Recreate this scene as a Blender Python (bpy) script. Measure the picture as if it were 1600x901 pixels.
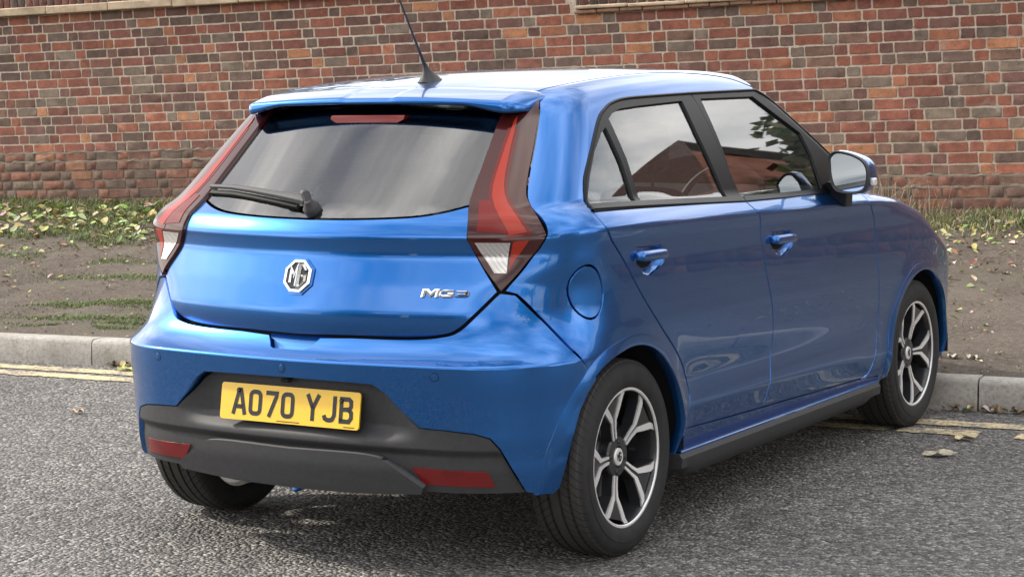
import bpy, bmesh, math, random
import numpy as np
from mathutils import Vector, Matrix
from mathutils.geometry import delaunay_2d_cdt
rnd = random.Random(7)
nrng = np.random.default_rng(11)
PI = math.pi
for o in list(bpy.data.objects): bpy.data.objects.remove(o)
scn = bpy.context.scene
col = scn.collection
# ------------------------------------------------------------------ camera, sky, sun, exposure
cam = bpy.data.objects.new('camera', bpy.data.cameras.new('camera')); col.objects.link(cam)
cam.data.sensor_width = 36; cam.data.lens = 71.656; cam.data.clip_start = .1; cam.data.clip_end = 2000
_R = Vector((.85566846,.51725018,-.01684464)); _U = Vector((-.04035709,.09913994,.99425479)); _F = Vector((-.51594844,.85007266,-.10570563))
cam.matrix_world = Matrix(((_R.x,_U.x,-_F.x,3.71452),(_R.y,_U.y,-_F.y,-5.42066),(_R.z,_U.z,-_F.z,1.47831),(0,0,0,1)))
scn.camera = cam
SUN = Vector((-.80,-.16,.52)).normalized()
w = bpy.data.worlds.new('World'); scn.world = w; w.use_nodes = True
nt = w.node_tree; nt.nodes.clear()
def wn(t, **k):
    n = nt.nodes.new(t)
    for a, b in k.items(): setattr(n, a, b)
    return n
sky = wn('ShaderNodeTexSky', sky_type='NISHITA', sun_disc=False, sun_elevation=math.asin(SUN.z), sun_rotation=math.atan2(SUN.x, SUN.y), altitude=30, air_density=1.0, dust_density=1.6, ozone_density=1.2)
tc = wn('ShaderNodeTexCoord')
mpn = wn('ShaderNodeMapping'); mpn.inputs['Scale'].default_value = (1.0, 1.0, 1.7)
n1 = wn('ShaderNodeTexNoise'); n1.inputs['Scale'].default_value = 2.1; n1.inputs['Detail'].default_value = 8; n1.inputs['Roughness'].default_value = .52; n1.inputs['Distortion'].default_value = .35
rmp = wn('ShaderNodeValToRGB'); rmp.color_ramp.elements[0].position = .34; rmp.color_ramp.elements[1].position = .66
n2 = wn('ShaderNodeTexNoise'); n2.inputs['Scale'].default_value = 5.0; n2.inputs['Detail'].default_value = 6
cr2 = wn('ShaderNodeValToRGB'); cr2.color_ramp.elements[0].position = .3; cr2.color_ramp.elements[0].color = (11,10.9,10.9,1); cr2.color_ramp.elements[1].position = .7; cr2.color_ramp.elements[1].color = (28,26.8,25.2,1)
mixw = wn('ShaderNodeMix', data_type='RGBA')
bg = wn('ShaderNodeBackground'); bg.inputs['Strength'].default_value = .118
wo = wn('ShaderNodeOutputWorld')
L = nt.links.new
L(tc.outputs['Generated'], mpn.inputs[0]); L(mpn.outputs[0], n1.inputs['Vector']); L(mpn.outputs[0], n2.inputs['Vector'])
L(n1.outputs['Fac'], rmp.inputs[0]); L(n2.outputs['Fac'], cr2.inputs[0])
L(rmp.outputs[0], mixw.inputs['Factor']); L(sky.outputs[0], mixw.inputs['A']); L(cr2.outputs[0], mixw.inputs['B'])
L(mixw.outputs['Result'], bg.inputs['Color']); L(bg.outputs[0], wo.inputs['Surface'])
sl = bpy.data.lights.new('sun', 'SUN'); sl.energy = 3.2; sl.angle = math.radians(3.0); sl.color = (1.0,.92,.80)
so = bpy.data.objects.new('sun', sl); col.objects.link(so)
so.rotation_euler = (-SUN).to_track_quat('-Z', 'Y').to_euler(); so.location = SUN*30
scn.view_settings.view_transform = 'Standard'; scn.view_settings.look = 'None'; scn.view_settings.exposure = .40; scn.view_settings.gamma = 1
scn.view_settings.use_curve_mapping = False
scn.cycles.use_denoising = True; scn.cycles.max_bounces = 10; scn.cycles.transparent_max_bounces = 16; scn.cycles.caustics_reflective = False; scn.cycles.caustics_refractive = False
# ------------------------------------------------------------------ material helpers
class NT:
    def __init__(s, name):
        s.m = bpy.data.materials.new(name); s.m.use_nodes = True; s.t = s.m.node_tree
        s.b = s.t.nodes['Principled BSDF']; s.out = s.t.nodes['Material Output']
    def n(s, t, ins=None, **k):
        q = s.t.nodes.new(t)
        for a, b in k.items(): setattr(q, a, b)
        for a, b in (ins or {}).items():
            if hasattr(b, 'is_output') or isinstance(b, bpy.types.NodeSocket): s.t.links.new(b, q.inputs[a])
            else: q.inputs[a].default_value = b
        return q
    def l(s, a, b): s.t.links.new(a, b)
    def set(s, **k):
        for a, b in k.items():
            i = s.b.inputs[a.replace('_', ' ')]
            if isinstance(b, bpy.types.NodeSocket): s.l(b, i)
            else: i.default_value = b
        return s
    def co(s, kind='Object'): return s.n('ShaderNodeTexCoord').outputs[kind]
    def pos(s): return s.n('ShaderNodeNewGeometry').outputs['Position']
    def noise(s, vec, scale, detail=4, rough=.55, dist=0):
        return s.n('ShaderNodeTexNoise', {'Vector': vec, 'Scale': scale, 'Detail': detail, 'Roughness': rough, 'Distortion': dist}).outputs['Fac']
    def ramp(s, fac, pts, interp='LINEAR'):
        r = s.n('ShaderNodeValToRGB', {0: fac}); e = r.color_ramp.elements; r.color_ramp.interpolation = interp
        while len(e) > 2: e.remove(e[-1])
        for i, (p, c) in enumerate(pts):
            c = (c, c, c, 1) if not isinstance(c, tuple) else (c if len(c) == 4 else c+(1,))
            if i < 2: e[i].position = p; e[i].color = c
            else: q = e.new(p); q.color = c
        return r.outputs[0]
    def mix(s, f, a, b, blend='MIX'):
        q = s.n('ShaderNodeMix', data_type='RGBA', blend_type=blend)
        for k, v in (('Factor', f), ('A', a), ('B', b)):
            i = q.inputs[k] if k == 'Factor' else [x for x in q.inputs if x.name == k and x.type == 'RGBA'][0]
            if isinstance(v, bpy.types.NodeSocket): s.l(v, i)
            elif k == 'Factor': i.default_value = v
            else: i.default_value = v if len(v) == 4 else tuple(v)+(1,)
        return [x for x in q.outputs if x.type == 'RGBA'][0]
    def math(s, op, a, b=0.5):
        q = s.n('ShaderNodeMath', operation=op)
        for i, v in ((0, a), (1, b)):
            if isinstance(v, bpy.types.NodeSocket): s.l(v, q.inputs[i])
            else: q.inputs[i].default_value = v
        return q.outputs[0]
    def bump(s, h, strength=.4, dist=.01):
        q = s.n('ShaderNodeBump', {'Height': h, 'Strength': strength, 'Distance': dist}); s.l(q.outputs[0], s.b.inputs['Normal']); return s
def plain(name, c, rough=.5, metal=0, **k):
    q = NT(name); q.set(Base_Color=(c[0], c[1], c[2], 1), Roughness=rough, Metallic=metal, **k); return q
def textured(name, c, rough=.6, var=.25, scale=40, bump=0., bscale=300, **k):
    q = plain(name, c, rough, **k); p = q.pos()
    f = q.noise(p, scale, 5)
    q.set(Base_Color=q.ramp(f, [(.3, tuple(x*(1-var) for x in c)), (.7, tuple(min(1, x*(1+var)) for x in c))]))
    if bump: q.bump(q.noise(p, bscale, 3), bump, .002)
    return q
# ------------------------------------------------------------------ mesh helpers
def link(o, parent=None):
    col.objects.link(o)
    if parent is not None: o.parent = parent
    return o
def mk(name, verts, faces, mat, parent=None, smooth=True, lnorm=None, sharp=None):
    me = bpy.data.meshes.new(name); me.from_pydata([tuple(map(float, v)) for v in verts], [], [tuple(map(int, f)) for f in faces]); me.update()
    if mat is not None: me.materials.append(mat.m if isinstance(mat, NT) else mat)
    if smooth: me.polygons.foreach_set('use_smooth', [True]*len(me.polygons))
    if lnorm is not None: me.normals_split_custom_set([tuple(map(float, n)) for n in lnorm])
    elif smooth and sharp: me.set_sharp_from_angle(angle=math.radians(sharp))
    return link(bpy.data.objects.new(name, me), parent)
def bmo(name, bm, mat, parent=None, sharp=35, bevel=0, seg=2):
    bmesh.ops.recalc_face_normals(bm, faces=bm.faces)
    me = bpy.data.meshes.new(name); bm.to_mesh(me); bm.free()
    if mat is not None: me.materials.append(mat.m if isinstance(mat, NT) else mat)
    me.polygons.foreach_set('use_smooth', [True]*len(me.polygons)); me.set_sharp_from_angle(angle=math.radians(sharp))
    o = link(bpy.data.objects.new(name, me), parent)
    if bevel:
        m = o.modifiers.new('bevel', 'BEVEL'); m.width = bevel; m.segments = seg; m.limit_method = 'ANGLE'; m.angle_limit = math.radians(40); m.harden_normals = False
    return o
def empty(name, loc=(0,0,0), parent=None):
    o = bpy.data.objects.new(name, None); o.location = loc; o.empty_display_size = .1; return link(o, parent)
def tag(o, label=None, cat=None, group=None, kind=None):
    if label: o['label'] = label
    if cat: o['category'] = cat
    if group: o['group'] = group
    if kind: o['kind'] = kind
    return o
def b_box(bm, c, s, rot=None):
    M = Matrix.Translation(c) @ (rot.to_4x4() if rot is not None else Matrix()) @ Matrix.Diagonal((s[0], s[1], s[2], 1))
    bmesh.ops.create_cube(bm, size=1, matrix=M); return bm
def b_ring(bm, rings, close=True, cap=True):
    vs = [[bm.verts.new(p) for p in r] for r in rings]
    n = len(vs[0])
    for a, b in zip(vs[:-1], vs[1:]):
        for i in range(n if close else n-1):
            j = (i+1) % n; bm.faces.new((a[i], a[j], b[j], b[i]))
    if cap:
        bm.faces.new(vs[0][::-1]); bm.faces.new(vs[-1])
    return bm
def b_tube(bm, pts, rad, n=8, cap=True):
    pts = [Vector(p) for p in pts]; rings = []
    prev = None
    for i, p in enumerate(pts):
        d = (pts[min(i+1, len(pts)-1)]-pts[max(i-1, 0)]).normalized()
        u = prev if prev is not None else (Vector((0,0,1)) if abs(d.z) < .9 else Vector((1,0,0)))
        u = (u-d*u.dot(d)).normalized(); v = d.cross(u); prev = u
        r = rad[i] if isinstance(rad, (list, tuple)) else rad
        rings.append([p+(u*math.cos(2*PI*k/n)+v*math.sin(2*PI*k/n))*r for k in range(n)])
    return b_ring(bm, rings, cap=cap)
def b_lathe(bm, prof, c=(0,0,0), ax='x', n=48):
    # prof: (axial, radius) list, open
    rows = []
    for a, r in prof:
        row = []
        for k in range(n):
            t = 2*PI*k/n; p, q = r*math.cos(t), r*math.sin(t)
            v = {'x': (a, p, q), 'y': (p, a, q), 'z': (p, q, a)}[ax]
            row.append(bm.verts.new((c[0]+v[0], c[1]+v[1], c[2]+v[2])))
        rows.append(row)
    for a, b in zip(rows[:-1], rows[1:]):
        for i in range(n):
            j = (i+1) % n; bm.faces.new((a[i], a[j], b[j], b[i]))
    return rows
def b_poly(bm, pts, h):
    # pts: 3-D ring (list of Vector), extruded along vector h
    a = [bm.verts.new(p) for p in pts]; b = [bm.verts.new(Vector(p)+Vector(h)) for p in pts]; n = len(a)
    bm.faces.new(a); bm.faces.new(b[::-1])
    for i in range(n):
        j = (i+1) % n; bm.faces.new((a[i], b[i], b[j], a[j]))
    return bm
def stroke2d(pts, wd, closed=False):
    # thick 2-D polyline -> left/right point lists
    P = [Vector(p) for p in pts]; n = len(P); l = []; r = []
    for i in range(n):
        if closed: a, b, c = P[i-1], P[i], P[(i+1) % n]
        else: a, b, c = P[max(i-1, 0)], P[i], P[min(i+1, n-1)]
        d1 = (b-a).normalized() if (b-a).length > 1e-9 else (c-b).normalized()
        d2 = (c-b).normalized() if (c-b).length > 1e-9 else d1
        n1, n2 = Vector((-d1.y, d1.x)), Vector((-d2.y, d2.x))
        m = (n1+n2).normalized(); k = wd/2/max(.45, m.dot(n1))
        l.append(b+m*k); r.append(b-m*k)
    return l, r
def b_stroke(bm, pts, wd, place, th, closed=False, ridge=0):
    l, r = stroke2d(pts, wd, closed); n = len(l)
    V = [[bm.verts.new(place(p.x, p.y, h)) for p in s] for s in (l, r) for h in (0, th)]
    lb, lt, rb, rt = V
    ct = [bm.verts.new(place((a.x+b.x)/2, (a.y+b.y)/2, th*ridge)) for a, b in zip(l, r)] if ridge else None
    for i in range(n if closed else n-1):
        j = (i+1) % n
        tops = ((lt[i], lt[j], ct[j], ct[i]), (ct[i], ct[j], rt[j], rt[i])) if ct else ((lt[i], lt[j], rt[j], rt[i]),)
        for q in tops+((lb[i], rb[i], rb[j], lb[j]), (lb[i], lb[j], lt[j], lt[i]), (rb[i], rt[i], rt[j], rb[j])): bm.faces.new(q)
    if not closed:
        for i in (0, n-1): bm.faces.new((lb[i], lt[i], ct[i], rt[i], rb[i]) if ct else (lb[i], lt[i], rt[i], rb[i]))
    return bm
# ---- smooth analytic body surfaces (car frame: +x right side, +y forward, z up, origin under rear axle)
def G(pts, sig, h=0.002):
    px = np.array([p[0] for p in pts], float); pv = np.array([p[1] for p in pts], float)
    lo, hi = px[0]-4*sig-.02, px[-1]+4*sig+.02
    xs = np.arange(lo-4*sig, hi+4*sig, h)
    v = np.interp(xs, px, pv)
    s0 = (pv[1]-pv[0])/(px[1]-px[0]); s1 = (pv[-1]-pv[-2])/(px[-1]-px[-2])
    v = np.where(xs < px[0], pv[0]+s0*(xs-px[0]), v); v = np.where(xs > px[-1], pv[-1]+s1*(xs-px[-1]), v)
    n = int(4*sig/h)
    k = np.exp(-.5*(np.arange(-n, n+1)*h/sig)**2); k /= k.sum()
    vs = np.convolve(v, k, 'same')[n:-n]; xx = xs[n:-n]
    return lambda q: np.interp(q, xx, vs)
def smax(a, b, r, p=2.5):
    ra = np.maximum(a+r, 0); rb = np.maximum(b+r, 0)
    return np.where((ra > 0) & (rb > 0), (ra**p+rb**p)**(1/p)-r, np.maximum(a, b))
def smin(a, b, r): return -smax(-a, -b, r)
def sst(q, lo, hi):
    t = np.clip((q-lo)/(hi-lo), 0, 1); return t*t*(3-2*t)
YB = G([(.10,-.53),(.25,-.592),(.33,-.611),(.45,-.615),(.60,-.632),(.640,-.636)], .010)   # bumper below its crease
YT = G([(.60,-.525),(.70,-.556),(.742,-.567),(.775,-.568),(.86,-.540),(.945,-.508),(1.0,-.512),(1.045,-.485),(1.2,-.31),(1.33,-.165),(1.45,-.03)], .009)
WB = G([(-.8,.775),(-.35,.836),(0,.857),(.5,.850),(1.2,.846),(2.0,.850),(2.52,.857),(2.9,.842),(3.4,.76)], .12)
ZC = lambda y: 1.010-.027*y                                          # shoulder crease height
SD = G([(.10,-.085),(.22,-.045),(.30,-.018),(.37,-.006),(.46,-.010),(.56,-.004),(.66,-.001),(.76,-.007),(.86,-.013),(.93,-.0125),(.965,-.006),(1.05,-.073),(1.2,-.19)], .006)
ROOF = G([(-.3,1.362),(-.05,1.420),(.18,1.452),(.5,1.476),(.86,1.490),(1.2,1.486),(1.5,1.462),(1.8,1.415),(2.1,1.35)], .10)
HOOD = G([(1.2,1.075),(1.9,1.02),(2.3,.965),(2.6,.895),(2.85,.765),(3.05,.66),(3.3,.52)], .06)
CP = G([(-.5,-.05),(-.1,-.010),(.25,-.002),(.6,0),(1.3,0),(1.9,.0),(2.5,-.02)], .22)
def Xb(y, z):
    x = WB(y)+SD(z-ZC(y)+.965)
    x = x+(1-sst(y, -.45, -.15))*np.maximum(.36-z, 0)*.28
    for yc in (0., 2.52):
        d = np.hypot(y-yc, z-.302)
        x = x+.007*np.exp(-((d-.345)/.05)**2)*sst(z, .22, .34)
    fade = sst(y, .25, .5)*(1-sst(y, 1.8, 2.1))
    x = x-.004*fade*np.exp(-((z-.485)/.05)**2)+.0025*fade*np.exp(-((z-.40)/.03)**2)
    return x
def Xc(y, z):
    d = z-1.05
    return .787-.40*d-.30*d*d+CP(y)
def Zr(x, y): return ROOF(y)-.058*x*x
def Yw(x, z): return 1.505+(1.385-z)*1.86+.62*(.36-x*x)
def Ybm(x, z):
    c = -.636+.157*x*x
    return np.where(z < .64, YB(np.minimum(z, .64))+.157*x*x, c+(.09+.085*x*x)*(1-np.exp(-np.maximum(z-.640, 0)/.05))+.10*(z-.640))
def Ytg(x, z): return YT(z)+.315*x*x
def Yf(x, z): return 3.39-.45*x*x-.15*x**4-.25*(z-.55)**2
def f_low(x, y, z, rear, r):
    a = x-Xb(y, z)
    f = smax(a, rear(x, z)-y, r)
    f = smax(f, y-Yf(x, z), .15)
    return smax(f, z-(HOOD(y)+.035*(.5-x*x)), .07)
def f_cab(x, y, z):
    f = smax(x-Xc(y, z), Ytg(x, z)-y, .17)
    f = smax(f, z-Zr(x, y), .07)
    f = smax(f, y-Yw(x, z), .05)
    return np.maximum(f, .985-.02*y-z)
def F_bump(x, y, z):
    x = np.abs(x); return f_low(x, y, z, Ybm, .30+.03*sst(z, .56, .70))
def Ysd(x, z):
    k = sst(z, .79, .87); return Ybm(x, z)*(1-k)+Ytg(x, z)*k
def F_side(x, y, z):
    x = np.abs(x); return smin(f_low(x, y, z, Ysd, .17+.16*(1-sst(z, .78, .95))), f_cab(x, y, z), .010)
def F_body(x, y, z):
    x = np.abs(x); return smin(f_low(x, y, z, Ytg, .17+.16*(1-sst(z, .78, .95))), f_cab(x, y, z), .010)
# ------------------------------------------------------------------ panels: an outline in a projection, laid on a body surface
ARC, CYL = .8, .9
def ray_of(proj, p):
    a, b = p[:, 0], p[:, 1]; z0 = np.zeros_like(a)
    if proj == 'K':
        ph = b/ARC; return np.stack([z0, a, z0+.8], 1), np.stack([np.cos(ph), z0, np.sin(ph)], 1), .05, 1.3
    if proj == 'C':
        th = a/CYL; return np.stack([z0, z0+.40, b], 1), np.stack([np.sin(th), -np.cos(th), z0], 1), .02, 1.7
    if proj == 'D':
        th = a/CYL; return np.stack([z0, z0+2.3, b], 1), np.stack([np.sin(th), np.cos(th), z0], 1), .02, 1.7
    if proj == 'T':
        return np.stack([a, b, z0+.35], 1), np.stack([z0, z0, z0+1], 1), .0, 1.4
def on_surf(fn, proj, p):
    O, D, t0, t1 = ray_of(proj, np.asarray(p, float)); lo = np.full(len(O), t0); hi = np.full(len(O), t1)
    for _ in range(34):
        m = (lo+hi)/2; q = O+D*m[:, None]; ins = fn(q[:, 0], q[:, 1], q[:, 2]) < 0
        lo = np.where(ins, m, lo); hi = np.where(ins, hi, m)
    return O+D*lo[:, None]
def grad(fn, P, e=.0025):
    g = np.stack([fn(*(P+np.eye(3)[k]*e).T)-fn(*(P-np.eye(3)[k]*e).T) for k in range(3)], 1)
    return g/np.maximum(np.linalg.norm(g, axis=1), 1e-9)[:, None]
def densify(poly, step):
    out = []
    for a, b in zip(poly, list(poly[1:])+[poly[0]]):
        n = max(1, int(math.ceil(math.hypot(b[0]-a[0], b[1]-a[1])/step)))
        for k in range(n): out.append((a[0]+(b[0]-a[0])*k/n, a[1]+(b[1]-a[1])*k/n))
    return out
def smooth_open(pts, n=6):
    # Catmull-Rom through an open list of points
    P = [np.array(p, float) for p in pts]; P = [2*P[0]-P[1]]+P+[2*P[-1]-P[-2]]; out = []
    for i in range(1, len(P)-2):
        a, b, c, d = P[i-1], P[i], P[i+1], P[i+2]
        for k in range(n):
            t = k/n; out.append(tuple(.5*((2*b)+(c-a)*t+(2*a-5*b+4*c-d)*t*t+(3*b-a-3*c+d)*t**3)))
    out.append(tuple(P[-2])); return out
def area2(poly): return sum(a[0]*b[1]-b[0]*a[1] for a, b in zip(poly, list(poly[1:])+[poly[0]]))/2
def inset(poly, d):
    s = 1 if area2(poly) > 0 else -1; n = len(poly); out = []
    for i in range(n):
        a, b, c = (np.array(poly[j % n]) for j in (i-1, i, i+1))
        u, v = b-a, c-b; u = u/max(np.linalg.norm(u), 1e-9); v = v/max(np.linalg.norm(v), 1e-9)
        n1, n2 = np.array([-u[1], u[0]])*s, np.array([-v[1], v[0]])*s; m = n1+n2; L_ = np.linalg.norm(m)
        m = m/L_ if L_ > 1e-6 else n1
        out.append(tuple(b+m*d/max(.5, m@n1)))
    return out
def pip(P, poly):
    P = np.asarray(P); x, y = P[:, 0], P[:, 1]; r = np.zeros(len(P), bool); q = np.asarray(poly)
    for (ax, ay), (bx, by) in zip(q, np.roll(q, -1, 0)):
        c = ((ay > y) != (by > y)); 
        with np.errstate(divide='ignore', invalid='ignore'): r ^= c & (x < (bx-ax)*(y-ay)/(by-ay+1e-15)+ax)
    return r
def far(P, B, d):
    B = np.asarray(B); ok = np.ones(len(P), bool)
    for i in range(0, len(P), 2000):
        q = P[i:i+2000]; ok[i:i+2000] = (((q[:, None, :]-B[None])**2).sum(2).min(1) > d*d)
    return ok
def panel(name, poly, proj, fn, mat, parent, off=0., step=.013, gap=.0036, depth=.016, holes=(), sides=(1,), lines=()):
    def dd(pl):
        out = []
        for p_ in pl:
            if not out or math.hypot(p_[0]-out[-1][0], p_[1]-out[-1][1]) > .0016: out.append(p_)
        if math.hypot(out[0][0]-out[-1][0], out[0][1]-out[-1][1]) < .0016: out.pop()
        return out
    poly = densify(inset(densify(dd(poly), step), gap), step)
    loops = [poly]+[densify(inset(densify(list(h), step), -gap), step) for h in holes]
    P = np.array([p for l in loops for p in l]); E = []; k = 0
    for l in loops: E += [(k+i, k+(i+1) % len(l)) for i in range(len(l))]; k += len(l)
    lo, hi = P.min(0), P.max(0)
    gx, gy = np.meshgrid(np.arange(lo[0]+step/2, hi[0], step), np.arange(lo[1]+step/2, hi[1], step)); g = np.stack([gx.ravel(), gy.ravel()], 1)
    if len(g):
        g = g[pip(g, poly)]
        for h in loops[1:]: g = g[~pip(g, h)]
        if len(g): g = g[far(g, P, step*.55)]
    A = np.concatenate([P, g]) if len(g) else P
    vo, _, fo, *_ = delaunay_2d_cdt([Vector(p) for p in A], E, [], 0, 1e-7)
    V2 = np.array([tuple(v) for v in vo]); T = np.array([f for f in fo if len(f) == 3])
    c = V2[T].mean(1); keep = pip(c, poly)
    for h in loops[1:]: keep &= ~pip(c, h)
    T = T[keep]
    P3 = on_surf(fn, proj, V2); N = grad(fn, P3); P3 = P3+N*off
    fn_ = np.cross(P3[T[:, 1]]-P3[T[:, 0]], P3[T[:, 2]]-P3[T[:, 0]])
    flip = (fn_*N[T[:, 0]]).sum(1) < 0; T[flip] = T[flip][:, ::-1]
    # rim
    cnt = {}
    for t in T:
        for a, b in ((t[0], t[1]), (t[1], t[2]), (t[2], t[0])): cnt[(a, b)] = cnt.get((a, b), 0)+1
    rim = [(a, b) for (a, b) in cnt if (b, a) not in cnt]
    verts = [tuple(p) for p in P3]; faces = [tuple(t) for t in T]; ln = [N[i] for t in T for i in t]
    if depth > 0:
        for a, b in rim:
            pa, pb = P3[a], P3[b]; qa, qb = pa-N[a]*depth, pb-N[b]*depth; k = len(verts)
            verts += [pa, pb, qb, qa]; fnm = np.cross(N[a], pb-pa); fnm = -fnm/max(np.linalg.norm(fnm), 1e-9)
            # a rounded-over edge: the top pair leans half way to the face normal
            e1 = (fnm+N[a]); e1 /= max(np.linalg.norm(e1), 1e-9)
            faces.append((k+3, k+2, k+1, k)); ln += [fnm, fnm, e1, e1]
    res = []
    for sd in sides:
        if sd == 1: res.append(mk(name, verts, faces, mat, parent, lnorm=ln))
        else:
            vm = [(-v[0], v[1], v[2]) for v in verts]; fm = [f[::-1] for f in faces]
            lm = []; k = 0
            for f in faces:
                n_ = len(f); seg = ln[k:k+n_][::-1]; lm += [(-q[0], q[1], q[2]) for q in seg]; k += n_
            res.append(mk(name, vm, fm, mat, parent, lnorm=lm))
    return res
def sym(half):   # outline given for the right half, from the centre line round to the centre line
    return list(half)+[(-a, b) for a, b in reversed(half)]
def symK(half): return list(half)+[(a, ARC*PI-b) for a, b in reversed(half)]
def arch_pts(yc, r, a0, a1, n=24):
    out = []
    for k in range(n+1):
        aa = a0+(a1-a0)*k/n; t = math.radians(aa); r_ = r+.020*float(sst(np.array(aa), 100., 131.))*(1 if yc < 1 else 0); y, z = yc+r_*math.cos(t), .302+r_*math.sin(t)
        x = float(Xb(np.array([y]), np.array([z]))[0]); out.append((y, ARC*math.atan2(z-.8, x)))
    return out
def arch_C(yc, r, a0, a1, fn, n=16):
    out = []
    for k in range(n+1):
        t = math.radians(a0+(a1-a0)*k/n); y, z = yc+r*math.cos(t), .302+r*math.sin(t)
        x = .9
        for _ in range(60):
            if fn(np.array([x]), np.array([y]), np.array([z]))[0] < 0: break
            x -= .01
        out.append((CYL*math.atan2(x, .40-y), z))
    return out
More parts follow.
